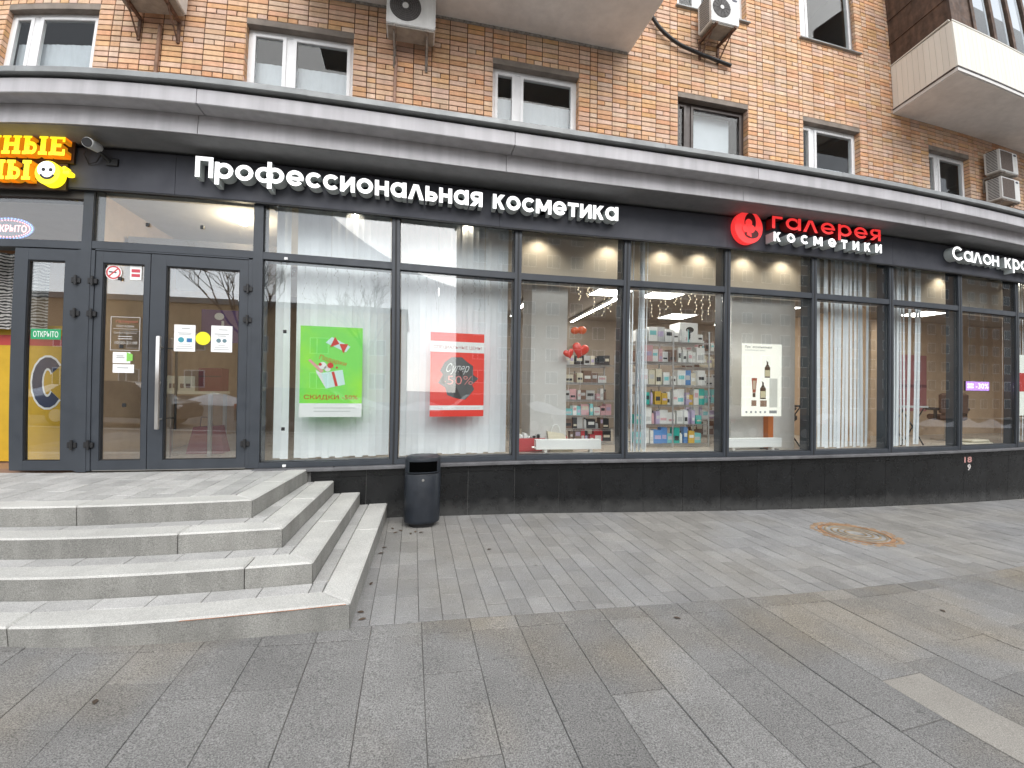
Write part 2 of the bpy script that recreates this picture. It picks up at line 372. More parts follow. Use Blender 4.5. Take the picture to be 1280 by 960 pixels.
# ------------------------------------------------------------------ the ground
g = MB(); XW = 160
g.add([(-XW, -170, gz(-XW) - .062), (XW, -170, gz(XW) - .062), (XW, 9, gz(XW) - .062), (-XW, 9, gz(-XW) - .062)], [(0, 1, 2, 3)])
structure('ground', g, M('asphalt_ground', (.075, .075, .078), .9, var=.2, vscale=.4, speck=.3, sscale=60))
def tilted(x0, x1, y0, y1, dz, th=.05):
    m = MB(); m.add([(x0, y0, gz(x0) + dz - th), (x1, y0, gz(x1) + dz - th), (x1, y1, gz(x1) + dz - th), (x0, y1, gz(x0) + dz - th),
                     (x0, y0, gz(x0) + dz), (x1, y0, gz(x1) + dz), (x1, y1, gz(x1) + dz), (x0, y1, gz(x0) + dz)],
                    [(0, 3, 2, 1), (4, 5, 6, 7), (0, 1, 5, 4), (1, 2, 6, 5), (2, 3, 7, 6), (3, 0, 4, 7)]); return m
pave = structure('pavement', tilted(-16, 34, -9.5, -.02, -.007), JOINT)
structure('kerb', tilted(-60, 60, -9.75, -9.52, .0, .12), M('kerb_stone', (.4, .4, .39), .8, var=.15))
structure('road', tilted(-90, 110, -25, -9.8, -.055, .003), M('road_asphalt', (.06, .06, .063), .85, var=.2, vscale=.5, speck=.3, sscale=50))

def seen_rank(x, y): return (x * x + (y + CAMD) ** 2)
TILT = -math.atan(-GS)
pieces = []          # (rank, kind, w, l, x, y)
# narrow pavers laid in strips towards the wall
PW, PL_ = .1625, .30
x = -.42; col = 0
while x < 16:
    y = -.075 - random.choice((0, .1, .2)) if col % 1 == 0 else 0
    y1 = -.08
    first = random.uniform(.10, .30)
    seg = first
    while y1 > -2.52:
        y0 = max(y1 - seg, -2.53)
        if y1 - y0 > .05: pieces.append((seen_rank(x, (y0 + y1) / 2), 'paver', PW, y1 - y0, x + PW / 2, (y0 + y1) / 2))
        y1 = y0; seg = PL_
    x += PW; col += 1
# one cross course, then the long slabs
x = -8.04
while x < 16:
    pieces.append((seen_rank(x, -2.61), 'slab', .325, .155, x + .1625, -2.61)); x += .325
x = -8.04
while x < 16:
    y1 = -2.69; seg = random.uniform(.25, .85); special = abs(x + .1625 - 2.85) < .17
    if special: seg = .935
    while y1 > -8.6:
        y0 = max(y1 - seg, -8.7); pieces.append((seen_rank(x, (y0 + y1) / 2), 'slab', .325, y1 - y0, x + .1625, (y0 + y1) / 2))
        y1 = y0; seg = .85 if special else random.choice((.6, .75, .9, .9, .9))
    x += .325
pcache = {}
def piece_mesh(kind, wd, ln, m):
    key = (kind, round(wd, 3), round(ln, 2), m.name)
    if key not in pcache:
        b = MB(); b.cbox(-wd / 2 + .0016, wd / 2 - .0016, -ln / 2 + .003, ln / 2 - .003, -.05, 0, .0025); pcache[key] = b.mesh(kind, m)
    return pcache[key]
rest = {'paver': MB(), 'slab': MB()}; cnt = {'paver': 0, 'slab': 0}
for rank, kind, wd, ln, px, py in sorted(pieces):
    inview = py > -4.9 and (abs(px) < 1.4 * (py + CAMD) + 1.5 or px > 0) and px < (py + CAMD) * 2.2 + .5
    m = PAVER if kind == 'paver' else SLAB
    if kind == 'slab' and abs(px - 2.85) < .17 and -4.3 < py < -3.7: m = SLABL
    dz = random.uniform(-.0025, .0025)
    if inview and cnt[kind] < 300:
        cnt[kind] += 1
        link(kind, piece_mesh(kind, wd, ln, m), pave, (px, py, gz(px) + dz), (random.uniform(-.003, .003), math.atan(-GS) + random.uniform(-.006, .006), random.uniform(-.003, .003)))
    else:
        b = rest[kind]; o = len(b.v); bb = MB(); bb.cbox(-wd / 2 + .0016, wd / 2 - .0016, -ln / 2 + .003, ln / 2 - .003, -.05, 0, .0025)
        b.add([(px + vx, py + vy, gz(px + vx) + vz + dz) for vx, vy, vz in bb.v], bb.f)
for kind, b in rest.items():
    if b.v: tag(b.build(kind + '_field', PAVER if kind == 'paver' else SLAB, pave), kind='stuff')

# manhole in the pavement
mh = thing('manhole_cover', 'round worn manhole cover ringed with rusty orange in the paving', 'manhole', (5.42, -1.22, gz(5.42)))
mh.rotation_euler = (0, math.atan(-GS), 0)
def ring(mb, r0, r1, z0, z1, seg=48):
    for k in range(seg):
        a, b2 = 2 * math.pi * k / seg, 2 * math.pi * (k + 1) / seg
        P = lambda r_, t, z: (r_ * math.cos(t), r_ * math.sin(t), z)
        mb.add([P(r0, a, z1), P(r1, a, z1), P(r1, b2, z1), P(r0, b2, z1), P(r0, a, z0), P(r1, a, z0), P(r1, b2, z0), P(r0, b2, z0)],
               [(0, 1, 2, 3), (4, 5, 1, 0), (5, 6, 2, 1), (6, 7, 3, 2), (7, 4, 0, 3)])
ORG = M('rust_orange', (.30, .165, .085), .9, var=.45, vscale=11)
MHM = M('worn_cast_iron', (.27, .265, .25), .7, var=.5, vscale=9)
b = MB(); ring(b, .355, .40, -.01, .006); b.build('frame', ORG, mh)
b = MB(); b.lathe([(0, .004), (.345, .004), (.345, -.01)], 0, 0, 40); b.build('lid', MHM, mh)
for rr in (.10, .17, .24, .31): b = MB(); ring(b, rr, rr + .022, .003, .009); b.build('rib_ring', M('rust_rib', (.27, .20, .12), .85, var=.5, vscale=8), mh)
b = MB()
for k in range(44):
    a = 2 * math.pi * k / 44; rr = .43 + random.uniform(-.02, .05); 
    b.lathe([(0, .0045), (random.uniform(.012, .04), .0045), (.04, .0)], rr * math.cos(a), rr * math.sin(a), 7)
b.build('rust_fringe', M('rust_stain', (.30, .20, .12), .95, var=.4, vscale=14), mh)

# ------------------------------------------------------------------ entrance stairs
st = thing('entrance_stairs', 'grey granite entrance steps with a paved landing before the glass doors', 'stairs')
STEPS = [  # z top, left front point, corner, wall end of the side edge
    (.63, (-6.2, -1.72), (-1.31, -1.48), (-1.18, -.07)),
    (.48, (-6.2, -1.98), (-.98, -1.83), (-.895, -.07)),
    (.332, (-6.2, -2.36), (-.68, -2.20), (-.60, -.07)),
    (.185, (-6.2, -2.79), (-.376, -2.56), (-.285, -.07))]
KW = .215
def off(p, q, d):     # line p->q moved d to its left
    e = (Vector(q) - Vector(p)).normalized(); nrm = Vector((-e.y, e.x)); return Vector(p) + nrm * d, Vector(q) + nrm * d
def isect(a, b, c, d):
    r_, s_ = b - a, d - c; t = (c - a).cross(s_) / r_.cross(s_) if hasattr(r_, 'cross') else 0
    return a + r_ * t
def cross2(a, b): return a.x * b.y - a.y * b.x
def isect(a, b, c, d):
    r_, s_ = b - a, d - c; return a + r_ * (cross2(c - a, s_) / cross2(r_, s_))
joints_front = [(-3.7, -2.57), (-3.2, -1.70), (-2.9, -1.12), (-2.9, -2.29)]
joints_side = [(-.75,), (-.9,), (-1.2,), (-1.05,)]
core = MB()
for i, (zt, L, Cn, Wd) in enumerate(STEPS):
    L, Cn, Wd = Vector(L), Vector(Cn), Vector(Wd)
    fi = off(L, Cn, KW); si = off(Cn, Wd, KW); inner = isect(fi[0], fi[1], si[0], si[1])
    zb = -.12 if i == 3 else STEPS[i + 1][0] - .02
    xs = [L.x] + sorted(joints_front[i]) + [Cn.x]
    def on_front(xv, line): t = (xv - line[0].x) / (line[1].x - line[0].x); return line[0] + (line[1] - line[0]) * t
    GAP = .0035
    for k in range(len(xs) - 1):
        a, b_ = xs[k] + GAP, xs[k + 1] - GAP
        lastk = k == len(xs) - 2
        p = [on_front(a, (L, Cn)), (Cn + (inner - Cn).normalized() * 0 + Vector((-GAP, 0))) if lastk else on_front(b_, (L, Cn)),
             (inner + Vector((-GAP, 0))) if lastk else on_front(b_, fi), on_front(a, fi)]
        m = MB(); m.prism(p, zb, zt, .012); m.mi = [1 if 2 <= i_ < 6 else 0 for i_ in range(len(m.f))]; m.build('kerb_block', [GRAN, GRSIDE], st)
    ys = [Cn.y] + sorted(joints_side[i]) + [Wd.y]
    def on_side(yv, line): t = (yv - line[0].y) / (line[1].y - line[0].y); return line[0] + (line[1] - line[0]) * t
    for k in range(len(ys) - 1):
        a, b_ = ys[k] + GAP, ys[k + 1] - GAP; firstk = k == 0
        p = [(Cn + Vector((0, GAP))) if firstk else on_side(a, (Cn, Wd)), on_side(b_, (Cn, Wd)), on_side(b_, si), (inner + Vector((0, GAP))) if firstk else on_side(a, si)]
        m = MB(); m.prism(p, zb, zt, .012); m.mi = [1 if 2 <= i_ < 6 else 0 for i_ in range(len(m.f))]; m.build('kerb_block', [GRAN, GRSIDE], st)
    core.prism([(L.x, fi[0].y + .002), (inner.x - .002, inner.y + .002), (si[1].x - .002, -.075), (L.x, -.075)], -.15, zt - .035)
    # infill pavers behind the kerb blocks
    if i > 0:
        z0s, z1s = zt - .05, zt - .004
        pl, pc, pw = (Vector(STEPS[i - 1][1]), Vector(STEPS[i - 1][2]), Vector(STEPS[i - 1][3]))
        xv = L.x
        while xv < inner.x - .05:
            xe = min(xv + .325, inner.x)
            p = [on_front(xv + .003, fi) + Vector((0, .003)), on_front(xe - .003, fi) + Vector((0, .003))]
            def up_line(q): t = (q - pl.x) / (pc.x - pl.x); return Vector((q, pl.y + (pc.y - pl.y) * t - .003))
            p += [up_line(xe - .003), up_line(xv + .003)]
            m = MB(); m.prism(p, z0s, z1s + random.uniform(-.002, .001), .003); m.build('tread_paver', TREAD, st); xv = xe
        yv = pc.y + .01
        while yv < -.12:
            ye = min(yv + .33, -.08)
            def up_side(q): t = (q - pc.y) / (pw.y - pc.y); return Vector((pc.x + (pw.x - pc.x) * t + .003, q))
            p = [on_side(yv + .003, si) - Vector((.003, 0)), on_side(ye - .003, si) - Vector((.003, 0)), up_side(ye - .003), up_side(yv + .003)]
            m = MB(); m.prism(p, z0s, z1s + random.uniform(-.002, .001), .003); m.build('tread_paver', TREAD, st); yv = ye
    else:
        xv = -6.1; c_ = 0
        while xv < inner.x + .14:
            ye = -.03 ; yb = None
            y1 = -.02 - random.uniform(0, .2)
            ytop = -.012
            while ytop > fi[0].y:
                ylow = ytop - (random.uniform(.12, .33) if ytop == -.012 else .33)
                fy = on_front(min(xv + .08, Cn.x), fi).y + .004
                stop = ylow <= fy + .03
                if stop: ylow = fy
                def clampx(xx, yy): return min(xx, on_side(yy, si).x - .004)
                if -.07 < ytop: pass
                p = [(clampx(xv + .003, ylow), ylow + .003), (clampx(xv + .16, ylow), ylow + .003), (clampx(xv + .16, ytop), ytop - .003), (clampx(xv + .003, ytop), ytop - .003)]
                if p[1][0] - p[0][0] > .02 or p[2][0] - p[3][0] > .02:
                    m = MB(); m.prism(p, zt - .05, zt - .003 + random.uniform(-.002, .001), .003); m.build('landing_paver', TREAD, st)
                ytop = ylow
                if stop: break
            xv += .1625
core.build('core', JOINT, st)
# thin run of rust along the lowest nosing
p0, p1 = Vector((-1.35, -2.606)), Vector((-.40, -2.562))
m = MB(); m.tube([(p0.x, p0.y - .001, .176), ((p0.x + p1.x) / 2, (p0.y + p1.y) / 2 - .0015, .177), (p1.x, p1.y - .001, .176)], .002, 5)
m.build('rust_line', M('rust_line', (.40, .17, .08), .9, var=.4, vscale=30), st)

# ------------------------------------------------------------------ shop front: plinth, sill, frames, panes
sf = thing('storefront', 'dark glazed shop front with polished black plinth and grey fascia', 'shop front')
MULL = [-3.481, -1.758, -.231, 1.325, 2.889, 4.487, 6.034, 7.597, 9.224, 10.83, 12.43, 14.05]
pxs = [-1.15 + k * .615 for k in range(26)]
for k in range(len(pxs) - 1):
    a, b_ = pxs[k] + .0025, pxs[k + 1] - .0025
    m = MB(); m.cbox(a, b_, -.060, -.02, -.55, .515, .0015); link('plinth_panel', m.mesh('plinth_panel', PLINTH), sf, (0, random.uniform(-.001, .001), 0))
    m = MB(); m.cbox(a, b_, -.066, -.02, .520, .596, .0015); m.build('plinth_panel', PLINTH, sf)
m = MB(); m.box(-1.2, 14.3, -.052, .1, -.6, .59); m.build('plinth_core', M('pale_grout', (.17, .17, .165), .9), sf)
xs = [-1.757] + [-.9 + 1.23 * k for k in range(13)]
for k in range(len(xs) - 1):
    m = MB(); m.cbox(xs[k] + .001, xs[k + 1] - .001, -.125, .12, .599, .640, .006); m.build('sill_slab', SILLM, sf)
BOT, TR, TOPZ = .642, 3.097, 3.80
MW = .045
for i, xm in enumerate(MULL):
    hw = .050 if i < 2 else MW
    m = MB(); m.cbox(xm - hw, xm + hw, -.045, .165, BOT if i > 0 else .635, TOPZ, .003)
    m.build('mullion', ALU, sf)
    if i > 1:
        m = MB(); m.box(xm - .012, xm + .012, -.0475, -.045, BOT, TOPZ); m.build('cover_strip', ALUD, sf)
for i in range(len(MULL) - 1):
    a, b_ = MULL[i] + (.05 if i < 2 else MW), MULL[i + 1] - (.05 if i + 1 < 2 else MW)
    m = MB(); m.cbox(a, b_, -.040, .15, TR - .042, TR + .042, .003); m.build('transom', ALU, sf)
    m = MB(); m.cbox(a, b_, -.040, .15, TOPZ - .05, TOPZ + .02, .003); m.build('head_rail', ALU, sf)
    m = MB(); m.box(a + .006, b_ - .006, -.005, .005, TR + .045, TOPZ - .05); m.build('pane', GLASS, sf)
    if i > 0:
        m = MB(); m.cbox(a, b_, -.040, .15, BOT, BOT + .062, .003); m.build('bottom_rail', ALU, sf)
        m = MB(); m.box(a + .006, b_ - .006, -.005, .005, BOT + .063, TR - .044); m.build('pane', GLASS, sf)
    for zz in ((TR + .042, TOPZ - .05),) + (((BOT + .062, TR - .042),) if i > 0 else ()):   # black gaskets round each pane
        m = MB()
        m.box(a, a + .008, -.012, -.0055, *zz); m.box(b_ - .008, b_, -.012, -.0055, *zz)
        m.box(a + .008, b_ - .008, -.012, -.0055, zz[0], zz[0] + .008); m.box(a + .008, b_ - .008, -.012, -.0055, zz[1] - .008, zz[1]); m.build('gasket', ALUD, sf)
# the entrance bay to the left of the first mullion (neighbouring shop) gets the same head and transom
a, b_ = -6.3, MULL[0] - .05
m = MB(); m.cbox(a, b_, -.040, .15, TR - .055, TR + .03, .003); m.build('transom', ALU, sf)
m = MB(); m.box(a, b_ - .004, -.005, .005, TR + .033, TOPZ - .2); m.build('pane', GLASS, sf)
m = MB(); m.cbox(a, b_, -.040, .15, TOPZ - .21, TOPZ + .02, .003); m.build('head_rail', M('dim_rail', (.05, .045, .04), .6), sf)
m = MB(); m.cbox(-5.5, -5.38, -.03, .12, .635, TR - .057, .003); m.build('post', ALU, sf)

# fascia panels behind the lettering
fx = [-6.4, -2.60, 1.05, 4.42, 7.55, 11.1, 14.4]
for k in range(len(fx) - 1):
    m = MB(); m.cbox(fx[k] + .002, fx[k + 1] - .002, -.100, -.06, 3.69, 4.135, .004); m.build('fascia_panel', FASC, sf)
m = MB(); m.box(-6.4, 14.4, -.03, .2, 3.822, 4.32); m.build('fascia_backing', ALUD, sf)
m = MB(); m.box(-6.4, 14.4, -.098, -.047, 3.675, 3.689); m.build('fascia_drip', ALUD, sf)
# double door of the shop
def door_leaf(x0, x1, gx0, gx1, parent, zb=.652, zt=3.035, gz0=.756, gz1=2.908, y=-.03, dy=.075):
    m = MB()
    m.cbox(x0, gx0, y, y + dy, zb, zt, .003); m.cbox(gx1, x1, y, y + dy, zb, zt, .003)
    m.cbox(gx0 - .001, gx1 + .001, y + .001, y + dy - .001, zb, gz0, .003); m.cbox(gx0 - .001, gx1 + .001, y + .001, y + dy - .001, gz1, zt, .003)
    lf = m.build('leaf_frame', ALU, parent)
    m = MB(); m.box(gx0 + .006, gx1 - .006, y + .036, y + .044, gz0 + .006, gz1 - .006); m.build('pane', DGLASS, parent)
    m = MB(); t = .010
    m.box(gx0, gx0 + t, y + .012, y + .035, gz0, gz1); m.box(gx1 - t, gx1, y + .012, y + .035, gz0, gz1); m.box(gx0 + t, gx1 - t, y + .012, y + .035, gz0, gz0 + t); m.box(gx0 + t, gx1 - t, y + .012, y + .035, gz1 - t, gz1)
    m.build('gasket', ALUD, parent)
def hinge(x, z, parent):
    m = MB(); m.cbox(x - .045, x - .006, -.058, -.031, z - .03, z + .03, .004); m.cbox(x + .006, x + .045, -.058, -.031, z - .03, z + .025, .004)
    m.tube([(x, -.062, z - .052), (x, -.062, z + .052)], .014, 10); m.build('hinge', BLK, parent)
dr = thing('shop_door', 'double glass shop door in dark frame with long steel pull bar', 'door', (0, 0, 0))
m = MB()
m.cbox(-3.43, -3.392, -.04, .06, .645, 3.04, .002); m.cbox(-1.852, -1.81, -.04, .06, .645, 3.04, .002); m.cbox(-3.391, -1.853, -.039, .06, 3.037, 3.054, .002); m.build('door_frame', ALU, dr)
m = MB(); m.box(-3.40, -1.84, .0, .05, .64, .652); m.build('threshold', STEEL, dr)
door_leaf(-3.388, -2.848, -3.315, -2.905, dr); door_leaf(-2.840, -1.857, -2.69, -1.945, dr)
m = MB(); m.cbox(-2.722, -2.688, -.132, -.10, 1.10, 2.12, .007)
for z in (1.21, 2.0): m.tube([(-2.705, -.10, z), (-2.705, -.03, z)], .011, 8)
shade(m.build('pull_bar', STEEL, dr), 50)
m = MB(); m.tube([(-2.64, .13, 1.08), (-2.64, .13, 2.10)], .014, 8)
for z in (1.21, 2.0): m.tube([(-2.70, .13, z), (-2.64, .13, z)], .009, 6); m.tube([(-2.70, .045, z), (-2.70, .13, z)], .009, 6)
m.build('inner_pull_bar', BLK, dr)
m = MB(); m.disc_y(-2.735, 1.61, .022, -.042, -.03, 14); m.build('lock', STEEL, dr)
for z in (2.70, 2.345, .93): hinge(-1.852, z, dr); hinge(-3.40, z, dr)

nd = thing('side_shop_door', 'dark framed glass leaf of the yellow neighbouring shop entrance', 'door')
door_leaf(-4.205, -3.56, -4.065, -3.69, nd)
m = MB(); m.cbox(-3.556, -3.533, -.04, .06, .645, 3.038, .002); m.build('door_frame', ALU, nd)
for z in (2.70, 2.345, .93): hinge(-3.562, z, nd)

# ------------------------------------------------------------------ the brick building above
bb = thing('brick_building', 'orange brick apartment building with stacked brickwork and white windows above the shops', 'building')
BY = .85
WINS = [(-5.41, -4.146), (-2.29, -.885), (1.10, 2.48), (4.22, 5.60), (6.77, 8.10), (9.92, 11.15), (13.2, 14.6)]
SILL_Z, HEAD_Z = 5.15, 6.55
UPW = [(-2.29, -.885), (1.10, 2.48), (4.22, 5.60), (6.77, 8.15)]
UP_Z = 8.05
def in_window(xa, xb, z):
    xm = (xa + xb) / 2
    if SILL_Z < z < HEAD_Z: return any(a - .002 <= xm <= b_ + .002 for a, b_ in WINS)
    if UP_Z < z < 9.7: return any(a - .002 <= xm <= b_ + .002 for a, b_ in UPW)
    return False
edges = [-6.6]
def fill(a, b_, lead):
    e = [a + v for v in lead]
    while e[-1] + .258 < b_ - .05: e.append(e[-1] + .258)
    return [v for v in e if a < v < b_]
prev = -6.6
for a, b_ in WINS:
    edges += fill(prev, a, [.185, .31] if prev > -6.5 else [.2]); edges.append(a)
    edges += [a + (b_ - a) * t for t in (.187, .374, .561, .748)]; edges.append(b_); prev = b_
edges += fill(prev, 16.5, [.185, .31]); edges.append(16.5)
ROW = .0752
bmesh_cache = {}
def brick_mesh(wd):
    key = round(wd, 3)
    if key not in bmesh_cache:
        m = MB(); hw, hh, c = wd / 2 - .0055, ROW / 2 - .0055, .004
        vs = [(-hw, .05, -hh), (hw, .05, -hh), (hw, .05, hh), (-hw, .05, hh), (-hw, c, -hh), (hw, c, -hh), (hw, c, hh), (-hw, c, hh),
              (-hw + c, 0, -hh + c), (hw - c, 0, -hh + c), (hw - c, 0, hh - c), (-hw + c, 0, hh - c)]
        fs = [(8, 9, 10, 11)] + [(4 + i, 4 + (i + 1) % 4, 8 + (i + 1) % 4, 8 + i) for i in range(4)] + [(i, (i + 1) % 4, 4 + (i + 1) % 4, 4 + i) for i in range(4)]
        m.add(vs, fs); bmesh_cache[key] = (m.mesh('brick', BRICK), m)
    return bmesh_cache[key]
bricks = []
r_ = 0; z = 4.62
while z < 9.75:
    split = r_ % 6 == 2
    for k in range(len(edges) - 1):
        a, b_ = edges[k], edges[k + 1]
        if in_window(a, b_, z + ROW / 2): continue
        if split and b_ - a > .2: spans = [(a, (a + b_) / 2), ((a + b_) / 2, b_)]
        else: spans = [(a, b_)]
        for p, q in spans: bricks.append((p, q, z + ROW / 2))
    z += ROW; r_ += 1
def vis_brick(p, q, zz):
    xm = (p + q) / 2; d = CAMD + BY
    return zz > 5.68 and -5.2 < xm < 3.6 and zz < 6.7 + max(0, xm) * .25 + .1
ranked = sorted(bricks, key=lambda t: (0 if vis_brick(*t) else 1, -(t[1] - t[0]) / (((t[0] + t[1]) / 2) ** 2 + 40 + (t[2] - 1.6) ** 2)))
mass = MB()
for n_, (p, q, zz) in enumerate(ranked):
    me, mm = brick_mesh(q - p); dy = random.uniform(-.0025, .0025); xm = (p + q) / 2; jz = random.uniform(-.0012, .0012)
    if n_ < 300: link('brick', me, bb, (xm, BY + dy, zz + jz))
    else: mass.add([(v[0] + xm, v[1] + BY + dy, v[2] + zz + jz) for v in mm.v], mm.f)
tag(mass.build('brick_courses', BRICK, bb), kind='stuff')
# mortar body with openings: strips between the windows and bands above and below
m = MB(); yb0, yb1 = BY + .012, BY + .13
rows = [(4.55, SILL_Z, []), (SILL_Z, HEAD_Z, WINS), (HEAD_Z, UP_Z, []), (UP_Z, 9.7, UPW), (9.7, 9.9, [])]
for za, zb, ops in rows:
    cur = -6.6
    for a, b_ in ops: m.box(cur, a, yb0, yb1, za, zb); cur = b_
    m.box(cur, 16.5, yb0, yb1, za, zb)
m.build('mortar_wall', MORTAR, bb)
# brick reveals at the side of every opening
rev = MB()
for ops, za, zb in ((WINS, SILL_Z, HEAD_Z), (UPW, UP_Z, 9.7)):
    for a, b_ in ops:
        z = za
        while z < zb - .03:
            for xx, s in ((a, -1), (b_, 1)):
                rev.box(xx - (.004 if s > 0 else .05), xx + (.05 if s > 0 else .004), BY + .008, BY + .122, z + .006, z + ROW - .005)
            z += ROW
tag(rev.build('reveal_bricks', BRICK, bb), kind='stuff')
m = MB()
for a, b_ in WINS + UPW:
    pass

def pvc_window(a, b_, z0, z1, split=.40, frame=PVC, curtain=True, lintel=CONC, yfr=BY + .12, muntin=True, label=None, tall=None):
    wn = MB(); t = .055
    wn.cbox(a, a + t, yfr, yfr + .07, z0, z1, .006); wn.cbox(b_ - t, b_, yfr, yfr + .07, z0, z1, .006)
    wn.cbox(a + t, b_ - t, yfr + .001, yfr + .069, z1 - t, z1, .006); wn.cbox(a + t, b_ - t, yfr + .001, yfr + .069, z0, z0 + t, .006)
    xm = a + (b_ - a) * split; wn.cbox(xm - .045, xm + .045, yfr + .0015, yfr + .068, z0 + t, z1 - t, .006)
    o = wn.build('window', frame, bb)
    if label: o['label'] = label
    for p, q in ((a + t, xm - .045), (xm + .045, b_ - t)):
        s_ = MB(); k = .045
        s_.cbox(p, p + k, yfr - .018, yfr + .05, z0 + t, z1 - t, .008); s_.cbox(q - k, q, yfr - .018, yfr + .05, z0 + t, z1 - t, .008)
        s_.cbox(p + k, q - k, yfr - .017, yfr + .05, z0 + t, z0 + t + k, .008); s_.cbox(p + k, q - k, yfr - .017, yfr + .05, z1 - t - k, z1 - t, .008); s_.build('sash', frame, o)
        g_ = MB(); g_.box(p + k, q - k, yfr + .012, yfr + .020, z0 + t + k, z1 - t - k); g_.build('pane', WGLASS, o)
    if curtain:
        c_ = MB(); zc = z0 + (z1 - z0) * curtain; n = 60; pts = []
        for i in range(n + 1): xx = a + .06 + (b_ - a - .12) * i / n; pts.append((xx, yfr + .14 + .004 * math.sin(i * 1.7) + .003 * math.sin(i * .6)))
        vs = [(p[0], p[1], z0 + .02) for p in pts] + [(p[0], p[1], zc) for p in pts]
        c_.add(vs, [(i, i + 1, n + 2 + i, n + 1 + i) for i in range(n)]); shade(c_.build('curtain', NET, o), 80)
    rm = MB(); y0, y1 = yfr + .02, yfr + 1.6
    rm.add([(a - .3, y1, z0 - .5), (b_ + .3, y1, z0 - .5), (b_ + .3, y1, z1 + .25), (a - .3, y1, z1 + .25), (a - .3, y0, z0 - .5), (b_ + .3, y0, z0 - .5), (b_ + .3, y0, z1 + .25), (a - .3, y0, z1 + .25)],
           [(0, 1, 2, 3), (0, 4, 5, 1), (1, 5, 6, 2), (2, 6, 7, 3), (3, 7, 4, 0)]); rm.build('room', DARKIN, o)
    if lintel:
        l_ = MB(); l_.cbox(a + .002, b_ - .002, BY + .006, yfr + .02, z1 - .005, z1 + .09, .004); l_.build('lintel', lintel, o)
    s2 = MB(); s2.cbox(a - .04, b_ + .04, BY - .05, yfr, z0 - .03, z0 - .004, .003); s2.build('sill', GUTT if frame is PVC else BROWN, o)
    return o
DKL = M('shaded_lintel', (.11, .095, .08), .9, var=.3)
pvc_window(-5.41, -4.146, 5.16, 6.50, .30, curtain=.73)
pvc_window(-2.29, -.885, 5.16, 6.50, .385, curtain=.72)
pvc_window(1.10, 2.48, 5.16, 6.50, .30, curtain=.73)
pvc_window(4.22, 5.60, 5.16, 6.50, .20, frame=BROWN, curtain=.0, label='brown framed window with pale blind')
pvc_window(6.77, 8.10, 5.16, 6.50, .235, curtain=.5)
pvc_window(9.92, 11.15, 5.16, 6.50, .30, curtain=.0)
pvc_window(13.2, 14.6, 5.16, 6.50, .35, curtain=.5)
pvc_window(4.22, 5.60, UP_Z + .02, 9.68, .32, curtain=.0); pvc_window(6.77, 8.15, UP_Z + .02, 9.68, .14, curtain=.0)
pvc_window(-2.29, -.885, UP_Z + .02, 9.68, .38, curtain=.5); pvc_window(1.10, 2.48, UP_Z + .02, 9.68, .3, curtain=.5)
m = MB(); m.box(4.56, 5.42, BY + .28, BY + .285, 5.2, 6.42); m.build('window_blind', NET, bb)

# canopy roof, gutter flashing and the two stepped cornice bands
m = MB(); m.box(-6.6, 16.5, -.29, BY + .02, 4.40, 4.60); m.build('canopy_roof', ROOFM, bb)
gx = [-6.6 + 1.37 * k for k in range(18)]
for k in range(len(gx) - 1):
    m = MB(); m.cbox(gx[k], gx[k + 1] + .012, -.775 - .003 * (k % 2), -.30, 4.576 + .0015 * (k % 2), 4.640 + .002 * (k % 2) + random.uniform(-.003, .003), .006)
    m.build('gutter_flashing', GUTT, bb)
cj = [-6.6, -2.155, 1.105, 4.39, 7.73, 11.0, 14.3, 16.5]
for k in range(len(cj) - 1):
    m = MB(); m.cbox(cj[k] + .003, cj[k + 1] - .003, -.72, -.30, 4.390, 4.548, .008); m.build('cornice_band', CORN, bb)
    a, b_ = cj[k] - .06 if k else -6.6, cj[k + 1] - .06 if k < 6 else 16.5
    m = MB(); m.yz([(-.525, 4.182), (-.525, 4.195), (-.51, 4.388), (-.20, 4.388), (-.20, 4.182)][::-1], a + .003, b_ - .003); m.build('cornice_band', CORN, bb)
m = MB(); m.box(-6.6, 16.5, -.66, -.2, 4.549, 4.575); m.build('shadow_gap', ALUD, bb)
m = MB(); m.box(-6.6, 16.5, -.505, -.02, 4.176, 4.1815); m.build('canopy_soffit', M('canopy_soffit', (.22, .22, .225), .7, var=.1), bb)

# balcony slab over the middle of the shop
bal = MB(); bal.cbox(-1.55, 3.33, -.45, BY + .01, 7.05, 7.19, .008); bo = bal.build('balcony', SOFF, bb)
m = MB(); 
for k in range(44): m.box(-1.5 + k * .11, -1.392 + k * .11, -.44, -.425, 7.19, 8.1)
m.box(-1.53, -1.515, -.42, BY, 7.19, 8.1); m.box(3.30, 3.315, -.42, BY, 7.19, 8.1); m.build('parapet', CREAM, bo)
m = MB(); m.box(-1.5, 3.3, BY - .02, BY - .001, 7.015, 7.05); m.build('mortar_bead', M('rough_mortar', (.33, .31, .28), .95, var=.5, vscale=25), bo)
